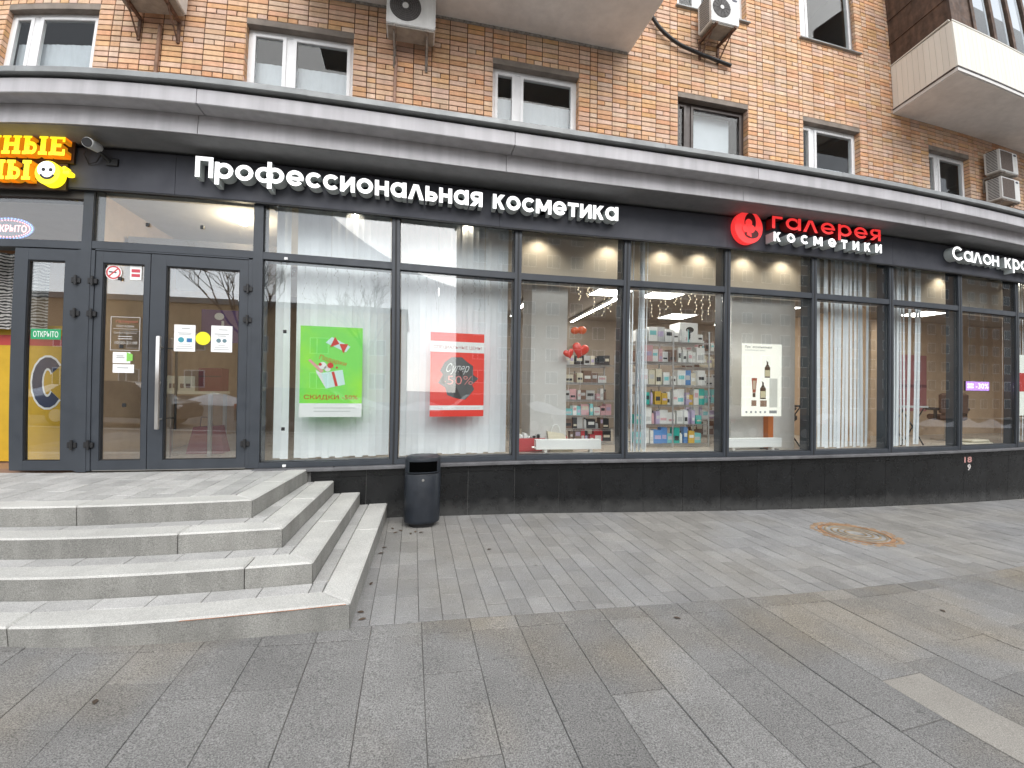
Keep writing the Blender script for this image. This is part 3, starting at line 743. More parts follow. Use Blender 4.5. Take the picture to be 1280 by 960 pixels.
# clad and glazed balcony
bl = MB(); BX, BX1, BF = 8.74, 14.6, -.50
bl.add([(BX, BF, 7.03), (BX1, BF, 7.03), (BX1, BY + .01, 7.03), (8.97, BY + .01, 7.03), (BX, BF, 7.09), (BX1, BF, 7.09), (BX1, BY + .01, 7.09), (8.97, BY + .01, 7.09)],
       [(0, 3, 2, 1), (4, 5, 6, 7), (0, 1, 5, 4), (1, 2, 6, 5), (2, 3, 7, 6), (3, 0, 4, 7)])
bo = bl.build('balcony', M('white_slab_edge', (.70, .69, .67), .7, var=.06), bb)
m = MB(); m.prism([(BX + .03, BF + .03), (BX1, BF + .03), (BX1, BY), (8.99, BY)], 7.02, 7.032); m.build('soffit', SOFF, bo)
m = MB(); m.prism([(BX - .012, BF - .012), (BX1, BF - .012), (BX1, BF + .05), (BX + .05, BF + .05)], 7.091, 7.112); m.prism([(BX - .012, BF + .052), (BX + .04, BF + .052), (9.01, BY), (8.958, BY)], 7.0905, 7.1115); m.build('drip_strip', BROWN, bo)
nst = 46
for k in range(nst):
    a = BX + (BX1 - BX) * k / nst; m = MB(); m.cbox(a, a + (BX1 - BX) / nst - .004, BF - .004, BF + .02, 7.114, 7.955, .004); m.build('cladding_board', CREAM, bo)
for k in range(11):
    t0, t1 = k / 11, (k + 1) / 11 - .004; P = lambda t: (BX + (8.97 - BX) * t, BF + .022 + (BY - BF - .03) * t)
    a, b_ = P(t0), P(t1); m = MB(); m.prism([(a[0] - .004, a[1]), (a[0] + .022, a[1]), (b_[0] + .022, b_[1]), (b_[0] - .004, b_[1])], 7.114, 7.955 + .03 * (t0), .003); m.build('cladding_board', CREAM, bo)
m = MB(); m.prism([(BX - .012, BF - .012), (BX1, BF - .012), (BX1, BF + .05), (BX + .05, BF + .05)], 7.957, 7.98); m.prism([(BX - .012, BF + .052), (BX + .04, BF + .052), (9.01, BY), (8.958, BY)], 7.99, 8.01); m.build('capping', M('cream_capping', (.7, .67, .6), .5), bo)
m = MB(); m.prism([(BX + .05, BF + .06), (BX + .08, BF + .06), (9.02, BY), (8.99, BY)], 8.011, 9.9)
for z in (8.45, 8.95): m.prism([(BX + .035, BF + .06), (BX + .05, BF + .06), (8.99, BY), (8.975, BY)], z, z + .03)
m.build('timber_side', WOOD, bo)
for k in range(8):
    a = BX + .06 + k * .62; m = MB(); m.cbox(a, a + .09, BF + .03, BF + .11, 7.981, 9.9, .006); m.build('timber_post', WOOD, bo)
    m = MB(); m.cbox(a + .09, a + .62, BF + .045, BF + .10, 7.981, 8.06, .006); m.build('timber_rail', WOOD, bo)
    if k == 0:
        m = MB(); m.cbox(a + .09, a + .62, BF + .06, BF + .085, 8.06, 9.9, .003); m.build('timber_panel', WOOD, bo)
    else:
        m = MB(); m.box(a + .09, a + .62, BF + .07, BF + .078, 8.06, 9.9); m.build('pane', WGLASS, bo)
        m = MB(); m.box(a + .12, a + .40, BF + .2, BF + .21, 8.0, 9.9); m.build('curtain', NET, bo)
m = MB(); m.box(9.1, BX1, BY - .3, BY - .28, 7.2, 9.9); m.build('room', DARKIN, bo)

# ------------------------------------------------------------------ air conditioners and cables on the wall
def air_con(label, x0, z0, wd, ht, dp, ywall=BY, fan_side=-1, grp='air conditioners on the brick wall', base=True, bracket=RUST, fanx=.38, fan=True):
    t = thing('air_conditioner', label, 'air conditioner', (x0, ywall, z0), grp)
    yf = -dp - .10; yb = -.10
    m = MB(); m.cbox(0, wd, yf, yb, 0, ht, .012); m.build('casing', ACW, t)
    if not fan:
        m = MB(); m.cbox(.03, wd * .70, yf - .006, yf + .002, .03, ht - .03, .004); m.build('front_mesh', M('brown_mesh', (.10, .075, .062), .7, var=.15, vscale=30), t)
    else:
        cx, cz, rr = wd * fanx, ht * .52, min(ht * .43, wd * .32)
        m = MB(); m.disc_y(cx, cz, rr, yf - .004, yf + .002, 36); m.build('fan_recess', ACD, t)
        m = MB()
        for q in range(1, 8):
            r0 = rr * q / 7.6; n = 36
            for k in range(n):
                a, b_ = 2 * math.pi * k / n, 2 * math.pi * (k + 1) / n; w_ = .0035
                m.add([(cx + (r0 - w_) * math.cos(a), yf - .010, cz + (r0 - w_) * math.sin(a)), (cx + (r0 + w_) * math.cos(a), yf - .010, cz + (r0 + w_) * math.sin(a)),
                       (cx + (r0 + w_) * math.cos(b_), yf - .010, cz + (r0 + w_) * math.sin(b_)), (cx + (r0 - w_) * math.cos(b_), yf - .010, cz + (r0 - w_) * math.sin(b_))], [(0, 1, 2, 3)])
        for k in range(12):
            a = 2 * math.pi * k / 12; m.tube([(cx + rr * .2 * math.cos(a), yf - .012, cz + rr * .2 * math.sin(a)), (cx + rr * math.cos(a), yf - .012, cz + rr * math.sin(a))], .003, 4)
        m.build('fan_grille', plain('grille_wire', (.12, .11, .105), .5), t)
        m = MB(); m.disc_y(cx, cz, rr * .2, yf - .018, yf - .006, 20); m.build('fan_hub', ACW, t)
    m = MB(); m.disc_y(wd * .86, ht * .87, .022, yf - .003, yf + .001, 20, rx=.05); m.build('badge', plain('badge_navy', (.03, .035, .07), .4), t)
    m = MB()
    for k in range(int(ht / .032)):
        m.box(-.004, .003, yf + .05, yb - .04, .03 + k * .032, .045 + k * .032)
    m.build('side_louvre', ACD, t)
    m = MB(); m.cbox(.02, wd - .02, yf + .02, yb - .01, -.022, -.001, .004); m.build('base_pan', ACB, t)
    for s in (.16, .84):
        xx = wd * s; m = MB(); m.cbox(xx - .02, xx + .02, yf - .03, 0, -.06, -.023, .003); m.cbox(xx - .018, xx + .018, -.03, -.001, -.34, -.06, .003)
        m.tube([(xx, yf + .06, -.05), (xx, -.02, -.32)], .012, 6); m.build('bracket', bracket, t)
    return t
air_con('white air conditioner under the plain balcony soffit between two windows', -.43, 6.50, .655, .52, .30, bracket=GREYST)
air_con('white air conditioner with black side slats beside the first upstairs window', 4.545, 7.52, .52, .50, .34)
air_con('dirty air conditioner cut by the photo top over the brickwork by the corner window', -3.72, 6.42, .72, .5, .32, bracket=RUST)
air_con('upper of two small air conditioners stacked beyond the last window', 11.46, 6.16, .62, .46, .30, bracket=GREYST, fan=False)
air_con('lower of two small air conditioners stacked beyond the last window', 11.46, 5.58, .62, .46, .30, bracket=GREYST, fan=False)
def cable(label, pts, r=.012, m_=BLK, name='cable', cat='cable'):
    q = [Vector(p) for p in pts]; out = []
    for i in range(len(q) - 1):
        p0, p1, p2, p3 = q[max(i - 1, 0)], q[i], q[i + 1], q[min(i + 2, len(q) - 1)]
        for k in range(6):
            t = k / 6; out.append(.5 * ((2 * p1) + (-p0 + p2) * t + (2 * p0 - 5 * p1 + 4 * p2 - p3) * t * t + (-p0 + 3 * p1 - 3 * p2 + p3) * t ** 3))
    out.append(q[-1]); m = MB(); m.tube(out, r, 8); return tag(shade(m.build(name, m_), 60), label, cat)
cable('thick black cable looping down from the balcony to the air conditioner', [(3.55, .80, 8.9), (3.62, .79, 8.0), (3.78, .79, 7.62), (4.12, .78, 7.36), (4.55, .78, 7.25), (5.2, .79, 7.16)], .03)
cable('grey-brown conduit running down the brickwork below the balcony air conditioner', [(-.30, BY - .02, 6.3), (-.31, BY - .02, 6.0), (-.315, BY - .02, 5.3), (-.315, BY - .02, 4.8)], .022, plain('brown_conduit', (.36, .22, .16), .7, var=.3), 'conduit', 'conduit')
cable('dark drain pipe running down the brickwork by the corner window', [(-3.34, BY - .03, 6.3), (-3.345, BY - .025, 6.0), (-3.35, BY - .025, 5.4), (-3.35, BY - .025, 4.8)], .026, plain('brown_pipe', (.25, .14, .09), .7, var=.3), 'conduit', 'conduit')

# ------------------------------------------------------------------ signs
SY = -.155
s1 = thing('shop_sign', 'long row of white block letters across the middle of the dark fascia', 'sign', (0, 0, 0))
sign_letters('Профессиональная косметика', -2.342, 2.632, 3.850, .180, SY - .03, .12, [LIT, RETURN], s1, .25, .11)
s2 = thing('logo_sign', 'red round flower emblem with red and white letters on the fascia', 'sign')
sign_letters('галерея', 5.06, 7.11, 3.985, .178, SY - .03, .11, [LITRED, REDR], s2, .2, .2)
sign_letters('косметики', 5.06, 7.09, 3.785, .135, SY - .04, .15, [LIT, RETURN], s2, .26, .72)
m = MB(); m.disc_y(4.70, 3.975, .235, -.20, -.115, 40); m.build('disc', [LITRED], s2)
m = MB(); m.disc_y(4.72, 4.045, .135, -.204, -.19, 30, rx=.095); m.disc_y(4.745, 3.885, .07, -.2035, -.19, 24, rx=.12); m.build('disc_keyhole', M('deep_red', (.10, .008, .008), .5), s2)  # dark keyhole shape of the emblem itself
m = MB()
for ang in (90, 205, 335): m.disc_y(4.69 + .055 * math.cos(R(ang)), 3.975 + .06 * math.sin(R(ang)), .056, -.211, -.2045, 20)
m.xz([(4.66, 3.86), (4.74, 3.83), (4.72, 3.98), (4.68, 3.98)], -.2105, -.2045); m.build('flower', LITRED, s2)
s3 = thing('salon_sign', 'white channel letters of the beauty salon at the far end of the fascia', 'sign')
sign_letters('Салон красоты', 8.70, 11.75, 3.845, .185, SY - .03, .13, [LIT, RETURN], s3, .22, .11)
s4 = thing('yellow_sign', 'glowing yellow two-row channel letters with a winking round face', 'sign')
sign_letters('ННЫЕ', -4.505, -3.625, 3.975, .215, -.19, .10, [LITYEL, YELR], s4, .3, .09)
sign_letters('НЫ', -4.43, -3.955, 3.70, .21, -.19, .10, [LITYEL, YELR], s4, .3, .09)
m = MB(); m.cbox(-4.9, -3.60, -.135, -.101, 3.94, 4.23, .004); m.cbox(-4.9, -3.66, -.135, -.1015, 3.64, 3.935, .004); m.build('backing', M('brown_backing', (.045, .025, .012), .6), s4)
m = MB(); m.disc_y(-3.785, 3.785, .127, -.24, -.136, 32); fo = m.build('face', [LITYEL], s4)
m = MB(); m.disc_y(-3.80, 3.82, .085, -.243, -.2402, 24, rx=.09); m.build('face_shine', LIT, fo)
for ex in (-3.825, -3.752): m = MB(); m.disc_y(ex, 3.815, .020, -.246, -.2432, 12); m.build('eye', BLK, fo)
m = MB()
for k in range(10):
    a, b_ = R(205 + k * 13), R(205 + (k + 1) * 13); P = lambda r_, t: (-3.785 + r_ * math.cos(t), 3.795 + r_ * math.sin(t))
    m.xz([P(.062, a), P(.085, a), P(.085, b_), P(.062, b_)], -.246, -.2432)
m.build('mouth', BLK, fo)
m = MB(); m.cbox(-3.64, -3.575, -.23, -.137, 3.775, 3.83, .012); m.cbox(-3.645, -3.618, -.23, -.137, 3.82, 3.87, .008); m.build('thumb', LITYEL, s4)

# security camera on its bracket
sc_ = thing('security_camera', 'small white security camera on a black bracket beside the yellow sign', 'camera')
m = MB(); m.tube([(-3.30, -.42, 4.05), (-3.33, -.20, 4.10)], .052, 16, r1=.05); shade(m.build('housing', WHT, sc_), 40)
m = MB(); m.tube([(-3.297, -.43, 4.048), (-3.305, -.40, 4.055)], .046, 16); m.build('lens', BLK, sc_)
m = MB(); m.tube([(-3.33, -.22, 4.08), (-3.25, -.12, 3.99)], .016, 8); m.cbox(-3.28, -3.17, -.125, -.101, 3.95, 4.03, .004); m.build('mount', BLK, sc_)
m = MB(); 
m.tube([(-3.36, -.2, 4.12), (-3.44, -.16, 4.13), (-3.5, -.14, 4.05), (-3.46, -.12, 3.95), (-3.38, -.13, 3.97), (-3.33, -.14, 4.05)], .006, 6); m.tube([(-3.42, -.15, 4.12), (-3.56, -.14, 4.16)], .006, 6); m.build('wire', BLK, sc_)

# ------------------------------------------------------------------ litter bin
bx, by = .12, -.40; bz = gz(bx)
bn = thing('litter_bin', 'rounded dark blue-grey metal litter bin against the black plinth', 'bin', (bx, by, bz))
def oval(r_, ry): return [(r_ * math.cos(2 * math.pi * k / 40), ry * math.sin(2 * math.pi * k / 40)) for k in range(40)]
def se(v): return math.copysign(abs(v) ** .80, v)
def oval_body(prof, name, m_, parent):
    m = MB(); vs = []; n = 40
    for s, z in prof: vs += [(.205 * s * se(math.cos(2 * math.pi * k / n)), .17 * s * se(math.sin(2 * math.pi * k / n)), z) for k in range(n)]
    fs = [(i * n + k, i * n + (k + 1) % n, (i + 1) * n + (k + 1) % n, (i + 1) * n + k) for i in range(len(prof) - 1) for k in range(n)]
    fs += [tuple(range(n))[::-1], tuple(range((len(prof) - 1) * n, len(prof) * n))]
    m.add(vs, fs); return shade(m.build(name, m_, parent), 35)
oval_body([(.70, .0), (.72, .035), (.72, .05)], 'foot', BLK, bn)
oval_body([(.94, .05), (.985, .060), (1.0, .085), (1.0, .60), (.985, .607)], 'drum', BIN, bn)
hood = oval_body([(.965, .611), (.985, .616), (.985, .765), (.95, .788), (.80, .803), (.4, .812)], 'hood', BIN, bn)
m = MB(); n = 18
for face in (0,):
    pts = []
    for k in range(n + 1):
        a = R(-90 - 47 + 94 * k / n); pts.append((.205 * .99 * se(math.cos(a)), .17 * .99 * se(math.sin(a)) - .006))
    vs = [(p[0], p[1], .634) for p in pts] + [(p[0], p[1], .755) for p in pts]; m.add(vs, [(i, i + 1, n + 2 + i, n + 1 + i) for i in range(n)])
m.build('opening', plain('bin_inside_shade', (.002, .002, .002), 1.0, spec=0.0), bn)  # black sheet over the closed hood, painted as the dark hollow
m = MB()
for z in (.628, .755):
    m.tube([(p[0], p[1] - .002, z) for p in pts], .006, 6)
m.tube([(pts[0][0], pts[0][1] - .002, .628), (pts[0][0], pts[0][1] - .002, .755)], .006, 6); m.tube([(pts[-1][0], pts[-1][1] - .002, .628), (pts[-1][0], pts[-1][1] - .002, .755)], .006, 6); m.build('opening_rim', BIN, bn)
m = MB(); m.disc_y(.0, .545, .014, -.178, -.165, 14); m.build('lock', STEEL, bn)

# ------------------------------------------------------------------ inside the shop: shell
FZ, CZ, BACK = .645, 3.28, 4.2
structure('floor', MB().box(-3.53, 14.2, .10, BACK + .4, FZ - .1, FZ), FLOOR)
structure('ceiling', MB().box(-3.4, 14.2, .55, BACK + .4, CZ, CZ + .1), CEIL)
structure('wall_back', MB().box(-3.6, 8.45, BACK, BACK + .12, FZ, CZ), M('brown_plaster', (.34, .285, .235), .85, var=.06))
structure('wall_back_salon', MB().box(8.45, 14.2, 2.2, 2.32, FZ, CZ), TANW)
structure('wall_side', MB().box(-3.53, -3.44, .17, BACK, FZ, 3.8), TANW)
structure('wall_partition', MB().box(8.42, 8.5, 1.0, BACK, FZ, CZ), TANW)
structure('wall_end', MB().box(14.2, 14.3, .1, BACK, FZ, CZ), TANW)
bk = MB(); bk.box(-1.70, 14.2, .50, .56, 3.14, 3.92); structure('ceiling_bulkhead', bk, BEIGE)
structure('ceiling_lobby', MB().box(-3.44, -1.66, .17, 3.0, 3.72, 3.8), GREYW)
structure('wall_lobby', MB().box(-3.44, -1.75, 1.8, 1.9, 3.0, 3.72), GREYW)
structure('ceiling_void', MB().box(-6.6, 14.3, .17, .6, 3.93, 3.98), M('void_dark', (.2, .18, .16), .9))
structure('column', MB().cbox(1.70, 2.27, .62, 1.15, FZ, CZ, .006), GREYW)
structure('column_second', MB().cbox(5.10, 6.35, .62, .9, FZ, CZ, .006), GREYW)
tag(MB().box(-1.0, 14.0, .13, .52, FZ - .02, FZ + .012).build('window_ledge', M('ledge', (.55, .50, .44), .5, var=.06)), kind='structure')

# lamps
def panel_lamp(label, x, y, s=.30):
    t = thing('panel_lamp', label, 'lamp', (x, y, CZ), 'square ceiling panels')
    m = MB(); m.box(-s, s, -s, s, -.018, -.004); m.build('diffuser', M('panel_light', (1, .95, .88), .5, emit=9, emitcol=(1, .97, .93)), t)
    m = MB(); m.box(-s - .02, s + .02, -s - .02, -s, -.022, -.001); m.box(-s - .02, s + .02, s, s + .02, -.022, -.001); m.box(-s - .02, -s, -s, s, -.0215, -.001); m.box(s, s + .02, -s, s, -.0215, -.001); m.build('frame', WHT, t)
panel_lamp('square ceiling light above the wire racks, nearest the narrow window mullion', 3.26, 1.18)
panel_lamp('square ceiling light over the wide wire rack, close to the glass', 4.22, 1.17)
panel_lamp('square ceiling light deep inside above the wide rack', 5.75, 3.1)
panel_lamp('square ceiling light glimpsed behind the blinds of the salon bay', 7.1, 1.8)
panel_lamp('square ceiling light inside the salon window', 10.3, 1.3)
panel_lamp('square ceiling light behind the red poster blinds', .5, 2.0)
def linear_lamp(label, x0, y0, x1, y1, z=3.2):
    t = thing('linear_lamp', label, 'lamp', (x0, y0, z), 'linear lamps under the ceiling')
    d = Vector((x1 - x0, y1 - y0)); L = d.length; t.rotation_euler = (0, 0, math.atan2(d.y, d.x))
    m = MB(); m.box(0, L, -.022, .022, -.012, 0); m.build('diffuser', M('linear_light', (1, .97, .92), .5, emit=18, emitcol=(1, .96, .9)), t)
    m = MB(); m.box(-.005, L + .005, -.027, .027, .001, .05); m.build('housing', WHT, t)
    for s in (.2, .8): m = MB(); m.tube([(L * s, 0, .05), (L * s, 0, CZ - z)], .004, 5); m.build('hanger', BLK, t)
linear_lamp('long white linear lamp over the balloon display', 3.45, 1.33, 3.60, 4.0)
linear_lamp('white linear lamp glimpsed left of the pale column', 1.98, 1.95, 2.05, 3.6)
linear_lamp('white linear lamp running back behind the striped blinds', 7.0, 1.6, 7.1, 3.6)
def downlight(label, x, y=.30, z=3.90, e=5.5):
    t = thing('downlight', label, 'lamp', (x, y, z), 'downlights washing the bulkhead')
    m = MB(); m.lathe([(.05, .03), (.05, -.05), (.042, -.05), (.036, .0)], 0, 0, 16); m.build('housing', WHT, t)
    m = MB(); m.lathe([(0, -.02), (.036, -.02)], 0, 0, 16); m.build('bulb', M('bulb_glow', (1, .9, .7), .5, emit=20, emitcol=(1, .85, .62)), t)
    ld = bpy.data.lights.new('bulb_light', 'SPOT'); ld.energy = e; ld.spot_size = R(125); ld.spot_blend = .7; ld.color = (1, .87, .68); ld.shadow_soft_size = .04
    lo = bpy.data.objects.new('bulb_light', ld); C.objects.link(lo); lo.parent = t; lo.location = (0, 0, -.06); lo.rotation_euler = (R(12), 0, 0)
for i, (xx, nm) in enumerate([(-.75, 'the green poster blinds'), (.7, 'the red poster blinds'), (1.75, 'the pale column'), (2.85, 'the balloon window'), (3.75, 'the wide rack window, first'), (4.4, 'the wide rack window, second'), (5.2, 'the bottle poster, first'), (5.95, 'the bottle poster, second'), (9.55, 'the salon window'), (11.6, 'the last salon window')]):
    downlight('small downlight washing the bulkhead above ' + nm, xx)
t = thing('lobby_lamp', 'glowing lamp above the glass doors seen through the top light', 'lamp', (-2.12, .55, 3.72))
m = MB(); m.lathe([(0, -.10), (.05, -.09), (.075, -.05), (.05, -.01), (0, 0)], 0, 0, 18); shade(m.build('globe', M('globe_glow', (1, .9, .7), .5, emit=14, emitcol=(1, .86, .6)), t), 60)
ld = bpy.data.lights.new('globe_light', 'POINT'); ld.energy = 8; ld.color = (1, .84, .6); ld.shadow_soft_size = .06
lo = bpy.data.objects.new('globe_light', ld); C.objects.link(lo); lo.parent = t; lo.location = (0, 0, -.18)

# vertical blinds
def blind(label, x0, x1, pitch, ang, jit, y=.30, z0=.70, z1=3.86, skip=(), mess=0.0, width=.089):
    t = thing('vertical_blind', label, 'blind', (0, y, 0), 'white vertical blinds behind the glass')
    m = MB(); m.cbox(x0 - .03, x1 + .03, -.02, .02, z1, z1 + .03, .003); m.build('headrail', WHT, t)
    xx = x0 + pitch / 2; k = 0
    b0 = MB(); n = 6; hw = width / 2
    vs = []
    for zz in (0, z1 - z0): 
        for i in range(n + 1): u = -1 + 2 * i / n; vs.append((hw * u, .006 * (1 - u * u), zz))
    b0.add(vs, [(i, i + 1, n + 2 + i, n + 1 + i) for i in range(n)])
    me = b0.mesh('slat', BLIND, True)
    while xx < x1:
        if k not in skip:
            a = R(ang + random.uniform(-jit, jit))
            link('slat', me, t, (xx + random.uniform(-mess, mess) * .02, random.uniform(-.006, .006), z0 + random.uniform(-.012, .012) * (1 + mess)), (random.uniform(-.004, .004) * (1 + mess * 3), random.uniform(-.004, .004) * (1 + mess * 6), a))
        xx += pitch; k += 1
    return t
blind('closed white blind behind the green gift poster', -1.655, -.285, .079, 6, 4, skip=(2,))
blind('closed white blind behind the red half-price poster', -.17, 1.24, .079, 6, 5)
blind('drawn-together white blind beside the wide wire rack', 3.04, 3.40, .028, 48, 16, mess=1.2)
blind('half open striped white blind under the red letters', 6.22, 7.50, .082, 11, 7, mess=.35)
blind('white blind with one gap left of the tan salon wall', 7.86, 8.72, .078, 12, 9, skip=(8,), mess=.5)
blind('white blind cut by the right photo edge', 10.95, 12.2, .074, 20, 10)

# ------------------------------------------------------------------ posters and notices
def poster(label, x0, x1, z0, z1, y, m_, name='poster', cat='poster', th=.004, group=None):
    t = thing(name, label, cat, ((x0 + x1) / 2, y, z0), group)
    wd, ht = x1 - x0, z1 - z0; m = MB(); m.box(-wd / 2, wd / 2, 0, th, 0, ht); m.build('sheet', m_, t); return t, wd, ht
def flat(name, polys, y, m_, parent):
    for p in polys: m = MB(); m.xz(p, y - .0012, y); o = m.build(name, m_, parent)
    return o
def rect(a, b_, c, d): return [(a, c), (b_, c), (b_, d), (a, d)]
def circ(cx, cz, r_, n=24, rx=None): return [(cx + (rx or r_) * math.cos(2 * math.pi * k / n), cz + r_ * math.sin(2 * math.pi * k / n)) for k in range(n)]
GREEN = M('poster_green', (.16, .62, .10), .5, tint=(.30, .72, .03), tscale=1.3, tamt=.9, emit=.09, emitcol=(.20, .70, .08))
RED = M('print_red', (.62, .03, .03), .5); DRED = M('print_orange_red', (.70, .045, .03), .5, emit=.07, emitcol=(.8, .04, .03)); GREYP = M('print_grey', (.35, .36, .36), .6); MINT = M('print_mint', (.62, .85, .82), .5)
INK = M('print_ink', (.06, .06, .065), .6); CHAR = M('print_charcoal', (.09, .095, .10), .55); PINK = M('print_pink', (.85, .28, .26), .5)
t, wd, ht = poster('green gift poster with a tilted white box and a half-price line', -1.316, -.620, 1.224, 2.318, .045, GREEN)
flat('white_footer', [rect(-wd / 2, wd / 2, .0, .165)], -.0005, PAPER, t)
lettering('СКИДКИ -50%', -.30, .30, .215, .052, -.002, plain('print_orange', (.55, .07, .015), .5), t, offset=.008)
po = lettering('Подарки', -.14, .17, .70, .055, -.004, plain('print_rust', (.62, .17, .03), .5), t, offset=.003); po.rotation_euler = (0, R(15), 0)
flat('gift_box', [[(-.115, .53), (-.06, .345), (.155, .395), (.125, .575)]], -.0018, MINT, t)
flat('gift_side', [[(-.175, .57), (-.165, .53), (-.06, .345), (-.115, .53)]], -.0015, WHT, t)
flat('gift_ribbon', [[(.0, .545), (.03, .553), (.075, .377), (.045, .37)]], -.0032, RED, t)
flat('gift_flap', [[(-.26, .68), (-.235, .695), (-.085, .555), (-.115, .53)]], -.0019, plain('print_rose', (.75, .35, .36), .5), t)
flat('gift_filling', [circ(-.10, .62, .045), circ(-.045, .585, .035)], -.0045, WHT, t)
flat('gift_sweets', [circ(-.012, .625, .035), circ(-.125, .635, .018), circ(.06, .60, .012)], -.006, RED, t)
flat('gift_lid', [[(-.07, .90), (.0, .97), (.21, .86), (.16, .79)]], -.0018, MINT, t)
flat('bow', [[(-.02, .845), (.035, .975), (.085, .89)], [(.085, .89), (.185, .89), (.13, .775)]], -.0032, RED, t)
flat('fine_print', [rect(-.19, .28, .105, .113), rect(-.19, .22, .065, .073)], -.0022, plain('print_faint', (.55, .57, .56), .6), t)
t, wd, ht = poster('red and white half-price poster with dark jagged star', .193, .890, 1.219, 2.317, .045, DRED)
flat('white_band', [rect(-wd / 2, wd / 2, .845, .985), rect(-wd / 2, wd / 2, .085, .145)], -.0005, PAPER, t)
lettering('СПЕЦИАЛЬНЫЕ ЦЕНЫ', -.31, .31, .890, .042, -.002, plain('print_dull_red', (.45, .12, .12), .6), t)
star = [(-.25, .44), (-.19, .55), (-.225, .60), (-.17, .71), (-.08, .78), (.05, .785), (.13, .72), (.20, .67), (.205, .55), (.275, .505), (.19, .42), (.22, .36), (.15, .27), (.10, .22), (-.05, .25), (-.13, .28), (-.16, .38)]
flat('dark_star', [star], -.0007, CHAR, t)
flat('star_facet', [[(-.02, .40), (.06, .225), (-.055, .25)], [(.0, .62), (.06, .60), (.05, .50)], [(-.22, .44), (-.18, .56), (-.16, .42)]], -.002, plain('print_black', (.03, .03, .035), .5), t)
lettering('-50%', -.20, .20, .42, .125, -.0022, PINK, t, offset=-.012)
po = lettering('Супер', -.16, .13, .585, .115, -.0022, PAPER, t, offset=-.012)
for v in po.data.vertices: v.co.x += v.co.z * .35
lettering('только для участников программы', -.30, .30, .103, .02, -.002, plain('print_faint_red', (.7, .4, .4), .6), t)
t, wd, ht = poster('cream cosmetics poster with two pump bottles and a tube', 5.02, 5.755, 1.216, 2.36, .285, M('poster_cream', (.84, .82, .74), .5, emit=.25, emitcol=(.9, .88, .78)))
lettering('Профессиональная', -.31, .18, 1.075, .035, -.002, INK, t); lettering('косметика для волос', -.31, .06, 1.03, .022, -.002, GREYP, t)
AMB = plain('print_amber_bottle', (.10, .055, .03), .4)
def bottle_print(cx, cz, s):
    flat('bottle_print', [[(cx - .05 * s, cz), (cx + .05 * s, cz), (cx + .05 * s, cz + .16 * s), (cx + .014 * s, cz + .21 * s), (cx + .014 * s, cz + .25 * s), (cx - .03 * s, cz + .27 * s), (cx - .014 * s, cz + .25 * s), (cx - .014 * s, cz + .21 * s), (cx - .05 * s, cz + .16 * s)]], -.0007, AMB, t)
    flat('bottle_label', [rect(cx - .045 * s, cx + .045 * s, cz + .02 * s, cz + .12 * s)], -.002, plain('print_kraft', (.70, .62, .40), .5), t)
bottle_print(.10, .61, 1.0); bottle_print(.02, .27, 1.05)
flat('tube_print', [[(-.19, .60), (-.09, .60), (-.115, .37), (-.17, .37)]], -.0007, plain('print_tube', (.42, .10, .05), .5), t); flat('tube_label', [[(-.165, .56), (-.115, .56), (-.12, .42), (-.165, .42)]], -.002, plain('print_tan', (.65, .5, .36), .5), t); flat('tube_cap', [rect(-.168, -.118, .30, .365)], -.0007, AMB, t)
flat('mirror_shape', [rect(-.19, -.10, .16, .25), rect(-.03, .09, .15, .25)], -.0007, plain('print_mirrored', (.35, .22, .15), .5), t)
flat('shelf_shape', [rect(.14, .29, .14, .60)], -.0006, plain('print_ivory', (.78, .77, .70), .5), t)
flat('icon_row', [circ(-.28 + k * .085, .065, .018, 14) for k in range(5)] + [rect(.14, .28, .045, .09)], -.0007, GREYP, t)
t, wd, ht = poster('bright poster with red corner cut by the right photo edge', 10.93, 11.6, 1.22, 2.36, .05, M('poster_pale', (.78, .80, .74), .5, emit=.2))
flat('red_shape', [rect(-wd / 2, .1, .45, .8)], -.0006, RED, t)
# door notices
def notice(label, x0, x1, z0, z1, m_, y=-.002, cat='notice', th=.003):
    return poster(label, x0, x1, z0, z1, y, m_, 'notice', cat, th)
NY = -.0005
TEAL = plain('print_teal', (.05, .30, .36), .5); BLUE = plain('print_blue', (.05, .14, .40), .5)
t, wd, ht = notice('white notice with blue mask pictograms beside the pull bar', -2.608, -2.396, 1.965, 2.264, PAPER)
flat('pictogram', [circ(-.035, .13, .03), [(.02, .105), (.075, .105), (.075, .15), (.02, .15)]], -.0004, TEAL, t); flat('pictogram', [circ(.047, .125, .02)], -.002, BLUE, t)
flat('text_line', [rect(-.07, .07, .205, .211), rect(-.06, .06, .19, .196), rect(-.06, .06, .08, .085), rect(-.075, .075, .055, .06), rect(-.085, .085, .03, .035), rect(-.03, .05, .255, .263)], -.0004, GREYP, t)
t, wd, ht = notice('white notice with round pictograms beside the door hinges', -2.236, -2.021, 1.968, 2.268, PAPER)
flat('pictogram', [circ(-.03, .13, .024), circ(.03, .13, .022)], -.0004, plain('print_slate', (.13, .22, .25), .5), t)
flat('text_line', [rect(-.075, .075, .20, .209), rect(-.045, .045, .18, .187), rect(-.035, .035, .075, .08), rect(-.07, .07, .05, .055), rect(-.08, .08, .028, .033), rect(-.03, .06, .25, .258)], -.0004, GREYP, t)
t = thing('yellow_sticker', 'plain yellow round sticker between the two white door notices', 'sticker', (-2.318, -.002, 2.118)); m = MB(); m.disc_y(0, 0, .075, 0, .002, 28); m.build('disc', plain('sticker_yellow', (.85, .78, .02), .5), t)
t = thing('no_smoking_sticker', 'round red and white no-smoking sticker high on the narrow door leaf', 'sticker', (-3.226, -.002, 2.812))
m = MB(); m.disc_y(0, 0, .083, 0, .002, 28); m.build('disc', PAPER, t)
m = MB(); n = 32
